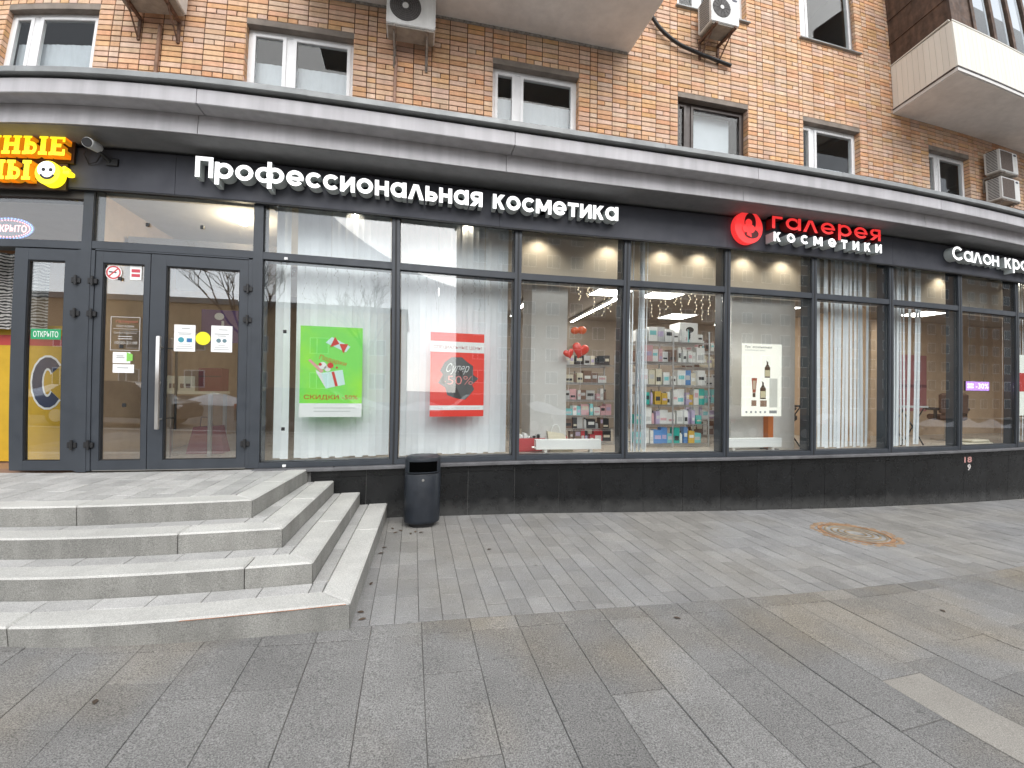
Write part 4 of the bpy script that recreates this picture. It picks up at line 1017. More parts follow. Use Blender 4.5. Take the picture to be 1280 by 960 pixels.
for k in range(n):
    a, b_ = 2 * math.pi * k / n, 2 * math.pi * (k + 1) / n
    m.xz([(.058 * math.cos(a), .058 * math.sin(a)), (.073 * math.cos(a), .073 * math.sin(a)), (.073 * math.cos(b_), .073 * math.sin(b_)), (.058 * math.cos(b_), .058 * math.sin(b_))], -.0015, -.0003)
m.xz([(-.045, -.035), (-.036, -.045), (.046, .036), (.037, .046)], -.002, -.0003); m.build('ring', plain('sign_red', (.60, .06, .07), .5), t)
m = MB(); m.xz([(-.045, .0), (.03, -.008), (.03, .006), (-.045, .014)], -.0012, -.0003); m.build('cigarette', INK, t)
t, wd, ht = notice('small white sticker with red blocks at the top of the narrow door leaf', -3.062, -2.948, 2.738, 2.902, PAPER, cat='sticker')
flat('red_block', [rect(-.042, .042, .085, .12), rect(-.042, .042, .035, .068)], -.0004, plain('block_red', (.55, .06, .09), .5), t)
# opening hours: white outline print on the glass
t = thing('opening_hours', 'thin white outlined opening hours printed on the narrow door leaf', 'sign', (-3.091, -.0015, 1.958))
FAINT = plain('frosted_print', (.50, .48, .46), .6)
flat('outline', [rect(-.145, .145, 0, .006), rect(-.145, .145, .364, .37), rect(-.145, -.139, .006, .364), rect(.139, .145, .006, .364)], 0, FAINT, t)
lettering('МАГАЗИН', -.085, .085, .255, .024, -.001, FAINT, t); lettering('Салон красоты', -.11, .11, .185, .02, -.001, FAINT, t)
lettering('10:00-21:00', -.10, .12, .07, .034, -.001, FAINT, t); flat('text_line', [rect(-.12, .12, .235, .239), rect(-.07, .07, .15, .158), rect(-.07, .07, .125, .133)], -.0002, FAINT, t)
lettering('галерея', -.095, .12, .305, .03, -.001, plain('faint_red', (.42, .14, .09), .6), t)
t, wd, ht = notice('small white tag with a green end stuck under the opening hours', -3.207, -3.035, 1.818, 1.940, PAPER, cat='sticker')
flat('green_end', [[(.05, .02), (.11, .03), (.11, .10), (.05, .12)]], -.0004, plain('tag_green', (.22, .55, .10), .5), t); flat('text_line', [rect(-.05, .02, .075, .085), rect(-.05, .03, .055, .065)], -.0004, GREYP, t)
t, wd, ht = notice('plain white strip below the green-ended tag on the door', -3.205, -2.997, 1.713, 1.806, PAPER, cat='sticker'); flat('text_line', [rect(-.06, .05, .05, .06)], -.0004, GREYP, t)
t, wd, ht = notice('green open sign with white letters on the side door glass', -4.024, -3.724, 2.058, 2.170, plain('sign_green', (.02, .30, .12), .5), cat='sign')
lettering('ОТКРЫТО', -.125, .125, .025, .062, -.001, PAPER, t, offset=.004)
# alarm sensors on the glass
for i, (xx, zz, lb) in enumerate([(-2.35, 3.375, 'tiny black sensor low on the top light, nearer the lobby lamp'), (-2.9, 3.36, 'tiny black sensor in the middle of the top light'), (-1.47, 2.23, 'tiny black sensor on the glass beside the green poster'), (-1.47, 1.09, 'tiny black sensor low on the glass beside the green poster'), (-3.08, 1.36, 'tiny black sensor low on the narrow door leaf'), (-3.155, 2.745, 'tiny black sensor by the no-smoking sticker'), (-3.12, 2.0, 'tiny black sensor above the green-ended tag')]):
    m = MB(); m.cbox(xx - .018, xx + .018, -.018, -.006, zz - .02, zz + .02, .003); tag(m.build('glass_sensor', BLK), lb, 'sensor', 'small sensors on the glass')
for xx, zz, lb in ((-1.44, .665, 'small white door contact on the bottom rail beside the stairs'), (-1.46, TR - .02, 'small white contact on the transom above the green poster')):
    m = MB(); m.cbox(xx - .018, xx + .018, -.056, -.041, zz - .015, zz + .015, .003); tag(m.build('contact_sensor', WHT), lb, 'sensor')
# painted figures on the plinth
FIG = plain('painted_red_figure', (.50, .26, .24), .8); FIG2 = plain('painted_pale_figure', (.55, .52, .50), .8)
lettering('18', 9.30, 9.50, .425, .10, -.063, FIG, sf, 'painted_figure', .03); lettering('9', 9.385, 9.475, .29, .105, -.063, FIG2, sf, 'painted_figure', .03)

# ------------------------------------------------------------------ goods and furniture inside
PAL = {'white': (.78, .78, .76), 'pale grey': (.55, .55, .55), 'teal': (.03, .42, .36), 'turquoise': (.22, .60, .62), 'mustard': (.60, .38, .05), 'lilac': (.48, .40, .58), 'brown': (.20, .12, .09), 'black': (.03, .03, .035), 'pink': (.66, .38, .40), 'blue': (.10, .25, .55), 'cream': (.70, .64, .50), 'red': (.50, .04, .05)}
BOXM = {k: M('goods_' + k.replace(' ', '_'), v, .5, obj=.08) for k, v in PAL.items()}
NTH = 'first second third fourth fifth sixth seventh eighth ninth tenth eleventh twelfth thirteenth fourteenth fifteenth sixteenth seventeenth eighteenth nineteenth twentieth'.split()
ORD = ['top', 'second', 'third', 'fourth', 'fifth', 'bottom']
def goods(rack, phrase, x0, x1, y, zs, plan, hmax=.28):
    for r_i, zz in enumerate(zs):
        xx = x0 + .03; cols = plan[r_i]; k = 0
        while xx < x1 - .06:
            c = cols[k % len(cols)] if random.random() < .75 else random.choice(cols); wd = random.choice((.055, .07, .09, .11, .15)); hh = random.uniform(.72, 1.0) * hmax if k % 5 else random.uniform(.5, .75) * hmax
            if xx + wd > x1 - .02: break
            t = thing('product_box', '%s product, %s from left, %s shelf, %s' % (c, NTH[k], ORD[r_i], phrase), 'product', (xx + wd / 2, y + random.uniform(.02, .07), zz), 'goods on ' + rack)
            t.rotation_euler = (0, 0, R(random.uniform(-8, 8)))
            kind = random.random()
            if kind < .22 and wd < .09:
                m = MB(); r2 = wd * .42; m.lathe([(0, 0), (r2, .0), (r2, hh * .68), (r2 * .45, hh * .78), (r2 * .45, hh * .82)], 0, wd * .5, 14); shade(m.build('bottle_body', BOXM[c], t), 40)
                m = MB(); m.lathe([(r2 * .5, hh * .82), (r2 * .5, hh), (0, hh)], 0, wd * .5, 12); m.build('cap', BOXM['black' if c != 'black' else 'white'], t)
            else:
                m = MB(); m.cbox(-wd / 2, wd / 2, 0, .12, 0, hh, .002); m.build('carton', BOXM[c], t)
                lc = random.choice(['white', 'black', 'pale grey', 'lilac', 'cream']) if c != 'white' else random.choice(['black', 'pale grey', 'turquoise', 'pink'])
                m = MB(); a = random.uniform(.15, .5); m.box(-wd * .36, wd * .36, -.0015, -.0002, hh * a, hh * (a + random.uniform(.15, .35))); m.build('front_print', BOXM[lc], t)
            xx += wd + random.choice((.003, .004, .006, .01, .03)); k += 1
def rack(label, x0, x1, y0, zs, ztop, dep=.42, group='wire racks in the shop'):
    t = thing('wire_rack', label, 'shelf', (0, 0, 0), group)
    for xx in (x0, (x0 + x1) / 2 if x1 - x0 > 1.3 else None, x1):
        if xx is None: continue
        for yy in (y0, y0 + dep):
            m = MB(); m.tube([(xx, yy, FZ), (xx, yy, ztop)], .013, 8); m.build('post', CHROME, t)
    for zz in zs:
        m = MB(); m.box(x0 + .014, x1 - .014, y0 - .004, y0 + .004, zz - .035, zz - .028); m.box(x0 + .014, x1 - .014, y0 - .004, y0 + .004, zz - .008, zz - .001)
        k = x0 + .03
        while k < x1 - .02: m.box(k, k + .004, y0 + .005, y0 + dep, zz - .006, zz - .002); m.box(k, k + .003, y0 - .003, y0 + .003, zz - .028, zz - .008); k += .03
        m.box(x0 + .014, x1 - .014, y0 + dep - .004, y0 + dep + .004, zz - .035, zz - .001); m.build('shelf', CHROME, t)
zs2 = [2.43, 2.09, 1.70, 1.36, 1.03, .70]
rack('wide wire rack crowded with cartons behind the striped-blind window', 3.62, 4.98, 1.0, zs2, 2.62)
goods('the wide rack', 'wide wire rack', 3.62, 4.98, 1.02, zs2, [['white', 'pale grey', 'white', 'turquoise', 'white'], ['brown', 'white', 'pale grey', 'white', 'pink', 'brown'], ['white', 'white', 'blue', 'cream', 'white'], ['teal', 'white', 'white', 'lilac', 'mustard', 'mustard'], ['teal', 'white', 'pink', 'lilac', 'white'], ['turquoise', 'teal', 'white', 'blue', 'mustard']])
zs1 = [2.03, 1.72, 1.42, 1.15, .92, .70]
rack('narrow wire rack behind the heart balloons', 2.50, 3.42, 1.35, zs1, 2.20)
goods('the narrow rack', 'narrow wire rack', 2.50, 3.42, 1.37, zs1, [['pale grey', 'cream', 'black'], ['cream', 'brown', 'white'], ['pale grey', 'pink', 'white', 'brown'], ['turquoise', 'white', 'turquoise', 'pink'], ['brown', 'black', 'pale grey'], ['red', 'black', 'brown']], .21)
rack('far wire rack showing beside the bottle poster column', 4.98 + .45, 6.6, 2.3, zs2, 2.6)
goods('the far rack', 'far wire rack by the column', 5.43, 6.6, 2.32, zs2, [['brown', 'white'], ['brown', 'cream'], ['white', 'pale grey'], ['turquoise', 'lilac'], ['white', 'lilac'], ['brown', 'white']])
rack('wire rack glimpsed past the edge of the red poster blind', 1.0, 1.66, 2.0, zs1, 2.3)
goods('the glimpsed rack', 'rack glimpsed past the red poster', 1.0, 1.66, 2.02, zs1, [['red', 'cream'], ['red', 'brown'], ['brown', 'white'], ['cream', 'pink'], ['brown', 'mustard'], ['mustard', 'black']], .2)
# big hair dryer cartons on top of the wide rack
t = thing('hair_dryer_carton', 'large white carton with a black hair dryer picture on the wide rack', 'carton', (4.62, 1.05, 2.432)); m = MB(); m.cbox(-.17, .17, 0, .3, 0, .34, .003); m.build('carton', BOXM['white'], t)
m = MB(); m.disc_y(.02, .22, .05, -.0015, -.0002, 16, rx=.075); m.xz([(.0, .08), (.03, .08), (.03, .2), (.0, .2)], -.0016, -.0002); m.build('front_print', BLK, t)
# heart balloons
def heart_poly(s, n=40):
    return [(s * .0625 * 16 * math.sin(t) ** 3, s * .0625 * (13 * math.cos(t) - 5 * math.cos(2 * t) - 2 * math.cos(3 * t) - math.cos(4 * t))) for t in (2 * math.pi * k / n for k in range(n))]
REDB = M('red_foil', (.72, .05, .03), .25, spec=.7)
def heart_balloon(label, x, y, z, s, rot):
    t = thing('heart_balloon', label, 'balloon', (x, y, z), 'red balloons by the glass'); m = MB(); P = heart_poly(s); n = len(P); rings = [(0.02, -.30), (.5, -.27), (.8, -.18), (.97, -.06), (1, 0), (.97, .06), (.8, .18), (.5, .27), (.02, .30)]
    vs = [(p[0] * k, yy * s, p[1] * k) for k, yy in rings for p in P]; fs = [(i * n + j, (i + 1) * n + j, (i + 1) * n + (j + 1) % n, i * n + (j + 1) % n) for i in range(len(rings) - 1) for j in range(n)]
    m.add(vs, fs); o = shade(m.build('foil', REDB, t), 80); o.rotation_euler = (0, R(rot), 0)
    m = MB(); m.tube([(0, 0, -s), (.02, 0, -s - .25), (.0, 0, -s - .5)], .002, 4); m.build('string', WHT, t)
heart_balloon('larger red heart balloon in front of the narrow rack', 2.46, .55, 2.20, .135, 14)
heart_balloon('smaller red heart balloon overlapping the larger one', 2.26, .50, 2.14, .085, -18)
t = thing('bow_balloon', 'orange-red bow balloon above the heart balloons', 'balloon', (2.44, .6, 2.50), 'red balloons by the glass')
m = MB(); m.ball((-.05, 0, 0), .07, .04, .055, 12, 8); m.ball((.06, 0, .01), .075, .04, .06, 12, 8); m.ball((0, -.01, 0), .03, .035, .03, 10, 6); shade(m.build('foil', M('orange_foil', (.78, .13, .03), .3), t), 80)
# low white convectors on the ledge
def convector(label, x0, x1):
    t = thing('convector', label, 'heater', ((x0 + x1) / 2, .40, FZ), 'low white convectors'); h = (x1 - x0) / 2
    m = MB(); m.cbox(-h, h, -.05, .05, .07, .215, .006); m.build('casing', WHT, t)
    for s in (-1, 1): m = MB(); m.cbox(s * (h - .15) - .02, s * (h - .15) + .02, -.04, .04, .012, .069, .003); m.build('foot', GREYW, t)
    m = MB(); m.tube([(-h - .05, 0, .10), (-h + .002, 0, .10)], .014, 8); m.build('valve', STEEL, t)
convector('low white convector behind the heart balloon window', 1.72, 2.72); convector('low white convector under the bottle poster', 4.80, 5.83)
# red tray and white bag near the column
t = thing('red_basket', 'red basket of white packs at the foot of the pale column', 'basket', (1.68, .70, FZ + .013)); m = MB(); m.add([(-.2, -.12, 0), (.2, -.12, 0), (.2, .12, 0), (-.2, .12, 0), (-.24, -.15, .2), (.24, -.15, .2), (.24, .15, .2), (-.24, .15, .2)], [(0, 3, 2, 1), (0, 1, 5, 4), (1, 2, 6, 5), (2, 3, 7, 6), (3, 0, 4, 7)]); m.build('bowl', BOXM['red'], t)
m = MB()
for k in range(6): m.cbox(-.2 + k * .065, -.15 + k * .065, -.08, .08, .08, .22 + .02 * (k % 3), .01)
m.build('packs', PAPER, t)
t = thing('paper_bag', 'slanted cream paper bag with white rope handles on the ledge', 'bag', (2.16, .60, FZ + .013)); m = MB(); m.add([(-.16, -.06, 0), (.2, -.06, 0), (.2, .06, 0), (-.16, .06, 0), (-.20, -.03, .30), (.06, -.03, .26), (.06, .03, .26), (-.20, .03, .30)], [(0, 3, 2, 1), (0, 1, 5, 4), (1, 2, 6, 5), (2, 3, 7, 6), (3, 0, 4, 7), (4, 5, 6, 7)]); m.build('body', BOXM['cream'], t)
for yy in (-.03, .03):
    m = MB(); m.tube([(-.14 + .14 * (1 - math.cos(a)) / 2 * 1.0, yy, .285 + .12 * math.sin(a)) for a in (math.pi * k / 10 for k in range(11))], .006, 6); m.build('handle', WHT, t)
# icicle light strings under the transom
FAIRY = M('fairy_light', (.9, .8, .6), .5, emit=.9, emitcol=(1, .82, .55))
def icicles(label, x0, x1, y=.36, z=3.12, lit=True):
    t = thing('light_string', label, 'fairy lights', (0, y, z), 'icicle light strings'); m = MB(); m.tube([(x0, 0, 0), ((x0 + x1) / 2, 0, -.02), (x1, 0, 0)], .003, 4); m.build('main_wire', WHT, t)
    xx = x0 + .05; m = MB(); bl_ = MB()
    while xx < x1:
        L = random.uniform(.15, .5); pts = []; n = 7
        for k in range(n + 1): pts.append((xx + random.uniform(-.025, .025), random.uniform(-.01, .01), -L * k / n))
        m.tube(pts, .0022, 4)
        for p in pts[1:]: bl_.ball(p, .006, .006, .011, 6, 4)
        xx += random.uniform(.09, .17)
    tag(m.build('drop_wires', WHT if lit else plain('grey_wire', (.5, .52, .53), .5), t), kind='stuff'); tag(bl_.build('bulbs', FAIRY if lit else plain('unlit_bulb', (.55, .56, .55), .4), t), kind='stuff')
icicles('icicle lights hanging over the balloon window', 2.30, 2.95); icicles('icicle lights hanging over the wide rack', 3.45, 4.70)
icicles('icicle lights faintly seen in front of the green poster blind', -1.5, -.3, .20, lit=False); icicles('icicle lights faintly seen in front of the red poster blind', -.15, 1.2, .20, lit=False)
# counter seen through the door
t = thing('reception_table', 'light table with steel legs seen through the wide door leaf', 'table', (-3.0, 1.15, FZ)); m = MB(); m.cbox(-.35, .42, -.2, .35, .82, .86, .004); m.build('top', BOXM['cream'], t)
for xx, yy in ((-.1, -.17), (.38, -.17), (-.3, .3), (.38, .3)): m = MB(); m.cbox(xx - .02, xx + .02, yy - .02, yy + .02, 0, .82, .003); m.build('leg', STEEL, t)
t = thing('red_carton', 'dark red carton standing on the reception table', 'box', (-2.72, 1.25, FZ + .86)); m = MB(); m.cbox(-.14, .14, -.05, .2, 0, .32, .006); m.build('body', M('maroon_card', (.20, .025, .03), .6), t); m = MB(); m.box(-.14, .14, -.052, -.0505, .2, .21); m.build('seam', BLK, t)
for xx, wd, hh, lb in ((-3.08, .07, .20, 'narrow kraft card standing on the reception table'), (-2.93, .115, .20, 'wide kraft card with brown pictures on the reception table')):
    t = thing('display_card', lb, 'card', (xx, .99, FZ + .86)); m = MB(); m.box(-wd, wd, 0, .01, 0, hh); m.build('sheet', BOXM['cream'], t); m = MB(); m.box(-wd * .5, -wd * .1, -.0015, -.0002, .04, .1); m.box(wd * .1, wd * .55, -.0015, -.0002, .04, .1); m.build('front_print', BOXM['brown'], t)
t = thing('purple_poster', 'purple poster with a white lamp shape hanging behind the yellow sticker', 'poster', (-2.62, 1.2, 2.18)); m = MB(); m.box(-.22, .25, 0, .01, 0, .45); m.build('sheet', M('poster_purple', (.13, .06, .22), .5), t); m = MB(); m.disc_y(.0, .36, .05, -.002, -.0003, 18, rx=.06); m.xz([(.02, .05), (.07, .05), (.06, .3), (.03, .3)], -.002, -.0003); m.build('lamp_print', PAPER, t)
t = thing('red_bag', 'dark red bag on the floor under the reception table', 'bag', (-2.78, 1.3, FZ)); m = MB(); m.add([(-.22, -.1, 0), (.24, -.1, 0), (.24, .15, 0), (-.22, .15, 0), (-.16, -.04, .36), (.18, -.04, .38), (.18, .08, .38), (-.16, .08, .36)], [(0, 3, 2, 1), (0, 1, 5, 4), (1, 2, 6, 5), (2, 3, 7, 6), (3, 0, 4, 7), (4, 5, 6, 7)]); m.build('body', M('maroon_card', (.20, .025, .03), .6), t)
m = MB(); m.tube([(-.08, -.02, .36), (-.06, -.04, .5), (.06, -.04, .5), (.08, -.02, .37)], .008, 6); m.build('handle', BOXM['brown'], t)
# salon: red panel, lit screen, armchair, side table with crossed legs
t, wd, ht = poster('faded pink panel on the salon wall', 10.75, 11.75, 1.2, 2.5, 2.19, M('panel_rose', (.42, .16, .17), .7), 'wall_panel', 'panel', .008)
flat('panel_band', [rect(-wd / 2, wd / 2, .55, .62)], -.0006, plain('band_dark', (.2, .06, .08), .6), t)
t = thing('lit_screen', 'small violet lit screen reading minus thirty percent in the salon window', 'screen', (10.21, .27, 1.67)); m = MB(); m.cbox(-.34, .34, 0, .03, 0, .18, .004); m.build('casing', BLK, t)
m = MB(); m.box(-.33, .33, -.0015, -.0002, .008, .172); m.build('display', M('violet_glow', (.3, .15, .5), .5, emit=1.0, emitcol=(.33, .17, .55)), t); lettering('-30%', -.06, .31, .045, .10, -.003, LIT, t, offset=.01)
flat('text_line', [rect(-.29, -.12, .10, .135), rect(-.29, -.12, .05, .08)], -.0017, M('soft_glow', (.8, .7, .9), .5, emit=.8), t)
for xx in (-.2, .2): m = MB(); m.tube([(xx, .015, .18), (xx, .015, CZ - 1.67)], .003, 5); m.build('hanger', BLK, t)
def armchair(label, x, y, rz, col):
    t = thing('salon_chair', label, 'chair', (x, y, FZ)); t.rotation_euler = (0, 0, R(rz)); L_ = M('chair_' + label[:5], col, .5, var=.1)
    m = MB(); m.cbox(-.24, .24, -.24, .24, .42, .54, .03); m.build('seat', L_, t); m = MB(); m.cbox(-.24, .24, .18, .28, .545, .98, .04); m.build('backrest', L_, t)
    for s in (-1, 1): m = MB(); m.cbox(s * .27 - .03, s * .27 + .03, -.2, .22, .62, .68, .012); m.cbox(s * .27 - .02, s * .27 + .02, .1, .16, .45, .62, .004); m.build('armrest', BLK, t)
    m = MB(); m.tube([(0, 0, .03), (0, 0, .42)], .035, 12); m.build('stem', STEEL, t); m = MB(); m.lathe([(0, .04), (.24, .03), (.26, .0)], 0, 0, 24); m.build('base', STEEL, t)
armchair('brown salon chair with rounded back behind the lit screen window', 10.85, 1.2, 150, (.12, .06, .04))
armchair('black salon chair behind the bottle poster', 6.65, 1.3, 20, (.02, .02, .022))
def cross_table(label, x, y, top):
    t = thing('folding_table', label, 'table', (x, y, FZ)); m = MB(); m.cbox(-.35, .35, -.2, .2, .70, .73, .004); m.build('top', top, t)
    for yy in (-.17, .17): m = MB(); m.tube([(-.3, yy, 0), (.28, yy, .7)], .012, 6); m.tube([(.3, yy + .015, 0), (-.28, yy + .015, .7)], .012, 6); m.build('crossed_leg', BLK, t)
cross_table('black folding table with crossed legs near the bottle poster', 6.35, .95, BLK); cross_table('folding table with crossed legs below the tan salon wall', 8.98, .75, BOXM['pale grey'])
t = thing('orange_stand', 'orange upright stand below the bottle poster', 'stand', (5.78, .52, FZ)); m = MB(); m.cbox(-.05, .05, 0, .1, .02, .95, .004); m.build('upright', plain('stand_orange', (.55, .17, .05), .5), t); m = MB(); m.cbox(-.12, .12, -.05, .15, 0, .02, .004); m.build('foot', BLK, t)
t = thing('towel_pile', 'folded cream towels on the salon ledge', 'towels', (10.35, .38, FZ + .013)); 
for k in range(2): m = MB(); m.cbox(-.45 + k * .2, .35 - k * .1, -.1, .12, k * .05, k * .05 + .048, .02); m.build('towel', BOXM['cream'], t)

# ------------------------------------------------------------------ neighbouring shop at the left edge
YEL = M('banner_yellow', (.60, .37, .02), .55, var=.08); NAVY = M('banner_navy', (.02, .03, .08), .5)
structure('floor_side_shop', MB().box(-7.2, -3.54, .10, 3.0, FZ - .1, FZ), M('side_floor', (.30, .18, .12), .6)); structure('wall_side_shop', MB().box(-7.2, -3.54, 2.4, 2.5, FZ, 3.9), M('side_wall', (.34, .20, .11), .8))
structure('ceiling_side_shop', MB().box(-7.2, -3.54, .17, 2.4, 3.62, 3.7), GREYW)
t = thing('yellow_banner', 'yellow banner with big navy outlined letters inside the side shop', 'banner', (-4.5, .55, FZ)); m = MB(); m.box(-.95, .92, 0, .02, .02, 1.62); m.build('sheet', YEL, t)
def stroke(poly, name, m_, y): flat(name, [poly], y, m_, t)
for cx, cz in ((.28, .95), (.62, .95)):
    arc = [(cx + .17 * math.cos(R(a)), cz + .30 * math.sin(R(a))) for a in range(40, 321, 20)]; arc2 = [(cx + .06 * math.cos(R(a)), cz + .17 * math.sin(R(a))) for a in range(320, 39, -20)]
    big = [(cx + (p[0] - cx) * 1.12, cz + (p[1] - cz) * 1.08) for p in arc] + [(cx + (p[0] - cx) * .7, cz + (p[1] - cz) * .85) for p in arc2]
    flat('letter_edge', [big], -.0005, PAPER, t); flat('letter', [arc + arc2], -.0022, NAVY, t)
flat('red_stripe', [rect(-.95, .92, 1.38, 1.50)], -.0006, plain('banner_red', (.5, .06, .05), .5), t)
t = thing('striped_cloth', 'black and white patterned cloth hanging in the open side doorway', 'cloth', (-4.62, .42, 2.2)); m = MB(); n = 30; vs = []
for zz in (0, .88):
    for i in range(n + 1): vs.append((-.45 + .9 * i / n, .03 * math.sin(i * .9), zz))
m.add(vs, [(i, i + 1, n + 2 + i, n + 1 + i) for i in range(n)])
wv = bpy.data.materials.new('zebra_cloth'); wv.use_nodes = True; MATS['zebra'] = wv; nn, ll = wv.node_tree.nodes, wv.node_tree.links; tx = nn.new('ShaderNodeTexWave'); tx.inputs['Scale'].default_value = 9; tx.inputs['Distortion'].default_value = 6; tx.bands_direction = 'Z'
tc = nn.new('ShaderNodeNewGeometry'); ll.new(tc.outputs['Position'], tx.inputs['Vector']); cr = nn.new('ShaderNodeValToRGB'); cr.color_ramp.elements[0].position = .45; cr.color_ramp.elements[1].position = .52; cr.color_ramp.elements[0].color = (.012, .012, .012, 1); cr.color_ramp.elements[1].color = (.45, .44, .42, 1)
ll.new(tx.outputs['Color'], cr.inputs[0]); ll.new(cr.outputs[0], nn['Principled BSDF'].inputs['Base Color']); m.build('fabric', wv, t)
# lit oval open sign in the top light
t = thing('oval_led_sign', 'oval lit sign with pink letters and blue dots in the side top light', 'sign', (-4.36, .05, 3.26)); m = MB(); m.disc_y(0, 0, .125, 0, .02, 36, rx=.28); m.build('board', M('led_board', (.30, .31, .36), .5), t)
dots = MB(); dots2 = MB()
for k in range(44):
    a = 2 * math.pi * k / 44; dots.ball((.262 * math.cos(a), -.004, .112 * math.sin(a)), .006, .004, .006, 6, 4); dots2.ball((.235 * math.cos(a), -.004, .092 * math.sin(a)), .005, .004, .005, 6, 4)
tag(dots.build('blue_dots', M('led_blue', (.1, .2, .9), .5, emit=3, emitcol=(.12, .25, 1)), t), kind='stuff'); tag(dots2.build('red_dots', M('led_red', (.9, .2, .2), .5, emit=3, emitcol=(1, .25, .25)), t), kind='stuff'); lettering('ОТКРЫТО', -.20, .20, -.035, .075, -.003, M('led_pink', (.9, .4, .4), .5, emit=1.5, emitcol=(1, .45, .42)), t)

# ------------------------------------------------------------------ the far side of the street (seen mirrored in the glass)
def far_block(label, x0, x1, y, h, wall, floors, cols, z0, wm, grp=None, fh=2.9):
    t = thing('far_building', label, 'building', (0, 0, 0), grp); m = MB(); m.box(x0, x1, y - 14, y, z0, z0 + h); m.build('wall', wall, t)
    m = MB(); m.box(x0 - .3, x1 + .3, y - 14.3, y + .3, z0 + h, z0 + h + .5); m.build('roof', M('far_roof', (.25, .25, .25), .8), t)
    fm = MB(); fm.cbox(-.85, .85, -.02, .06, 0, 1.6, .02); fme = fm.mesh('window', PVC); gm = MB(); gm.box(-.76, -.25, .061, .07, .09, 1.51); gm.box(-.16, .76, .061, .07, .09, 1.51); gme = gm.mesh('pane', wm)
    for f in range(floors):
        for c in range(cols):
            xx = x0 + (x1 - x0) * (c + .5) / cols; o = link('window', fme, t, (xx, y, z0 + 1.5 + f * fh)); link('pane', gme, o)
    return t
FW = M('far_window_dark', (.03, .035, .045), .15)
far_block('tall brown apartment block mirrored in the shop windows', 6, 130, -46, 27.5, M('far_brown_brick', (.27, .185, .135), .9, var=.12, vscale=.3), 9, 40, -2.2, FW)
far_block('low tan building mirrored in the shop doors', -75, -1, -40, 9.2, M('far_tan_render', (.50, .36, .22), .9, var=.1, vscale=.3), 2, 14, -.2, FW, fh=3.4)
sn = MB(); N = 160
for i in range(N):
    xx = -70 + i * .9; h0, h1 = (.55 + .3 * math.sin(i * 1.3) + .15 * math.sin(i * .37 + 1) for i in (i, i + 1)); za, zb_ = gz(xx) - .06, gz(xx + .9) - .06
    sn.add([(xx, -25.2, za), (xx + .9, -25.2, zb_), (xx + .9, -26, zb_ + h1), (xx, -26, za + h0), (xx, -27.4, za), (xx + .9, -27.4, zb_)], [(0, 1, 2, 3), (3, 2, 5, 4)])
tag(shade(sn.build('snow_bank', M('dirty_snow', (.62, .63, .66), .8, var=.2, vscale=1.5)), 180), kind='stuff')
def bare_tree(label, x, y, h, seed):
    rnd = random.Random(seed); t = thing('bare_tree', label, 'tree', (x, y, gz(x) - .06), 'bare street trees across the road'); BK = M('bark', (.10, .075, .06), .9)
    m = MB(); m.tube([(0, 0, 0), (.05, 0, h * .2), (0, .05, h * .42)], .17, 8, r1=.12); m.build('trunk', BK, t); c = MB()
    def br(p, d, L, r_, lv):
        q = p + d * L; mid = p + d * L * .5 + Vector((rnd.uniform(-1, 1), rnd.uniform(-1, 1), 0)) * L * .06; c.tube([p, mid, q], r_, 5, r1=r_ * .6, caps=False)
        if lv == 0: return
        for k in range(rnd.choice((2, 3, 3))):
            nd_ = (d + Vector((rnd.uniform(-1, 1), rnd.uniform(-1, 1), rnd.uniform(-.2, .7))) * .75).normalized(); br(p + d * L * rnd.uniform(.55, 1), nd_, L * rnd.uniform(.6, .8), r_ * .6, lv - 1)
    for k in range(5): br(Vector((0, .05, h * .40)), Vector((rnd.uniform(-.7, .7), rnd.uniform(-.7, .7), 1)).normalized(), h * .24, .085, 4)
    c.build('crown', BK, t)
bare_tree('bare tree mirrored in the wide door leaf', -11, -27, 11, 3); bare_tree('bare tree mirrored beside the green poster', -3.5, -28, 10, 5); bare_tree('bare tree mirrored in the salon glass', 38, -27, 11, 8)

# ------------------------------------------------------------------ small litter: dry leaves and scraps
LEAFM = M('dry_leaf', (.085, .06, .042), .9, obj=.35)
lm = MB(); pts = [(0, -.026), (.010, -.012), (.014, .004), (.007, .018), (0, .028), (-.007, .018), (-.013, .004), (-.010, -.012)]
lm.add([(p[0], p[1], .006 + .25 * abs(p[0])) for p in pts] + [(p[0], p[1], .0045 + .25 * abs(p[0])) for p in pts], [(0, 1, 2, 3, 4), (0, 4, 5, 6, 7), (12, 11, 10, 9, 8), (15, 14, 13, 12, 8)] + [(k, k + 8, (k + 1) % 8 + 8, (k + 1) % 8) for k in range(8)])
leaf_me = lm.mesh('leaf_blade', LEAFM)
spots = [(-.20, -.52, 'on the paving between the stairs and the bin'), (-.16, -.66, 'on the paving between the stairs and the bin'), (-.11, -.60, 'on the paving between the stairs and the bin'), (.0, -.72, 'just in front of the bin'), (.05, -.66, 'just in front of the bin'), (.11, -.69, 'just in front of the bin'),
         (-.25, -1.1, 'against the side of the lowest step'), (-.27, -1.25, 'against the side of the lowest step'), (-.30, -1.9, 'against the side of the lowest step'), (-.33, -2.35, 'by the corner of the lowest step'), (-.31, -2.45, 'by the corner of the lowest step'), (.77, -1.28, 'alone on the small pavers past the bin'), (1.9, -2.75, 'alone on the long slabs'), (-1.5, -3.15, 'alone on the slabs before the steps'), (4.1, -3.05, 'alone on the tan slabs')]
for x_, y_, wh in spots:
    tag(link('dry_leaf', leaf_me, None, (x_, y_, gz(x_)), (random.uniform(-.1, .1), random.uniform(-.1, .1), random.uniform(0, 6.28))), 'small dry brown leaf ' + wh, 'leaf', 'dry leaves ' + wh)

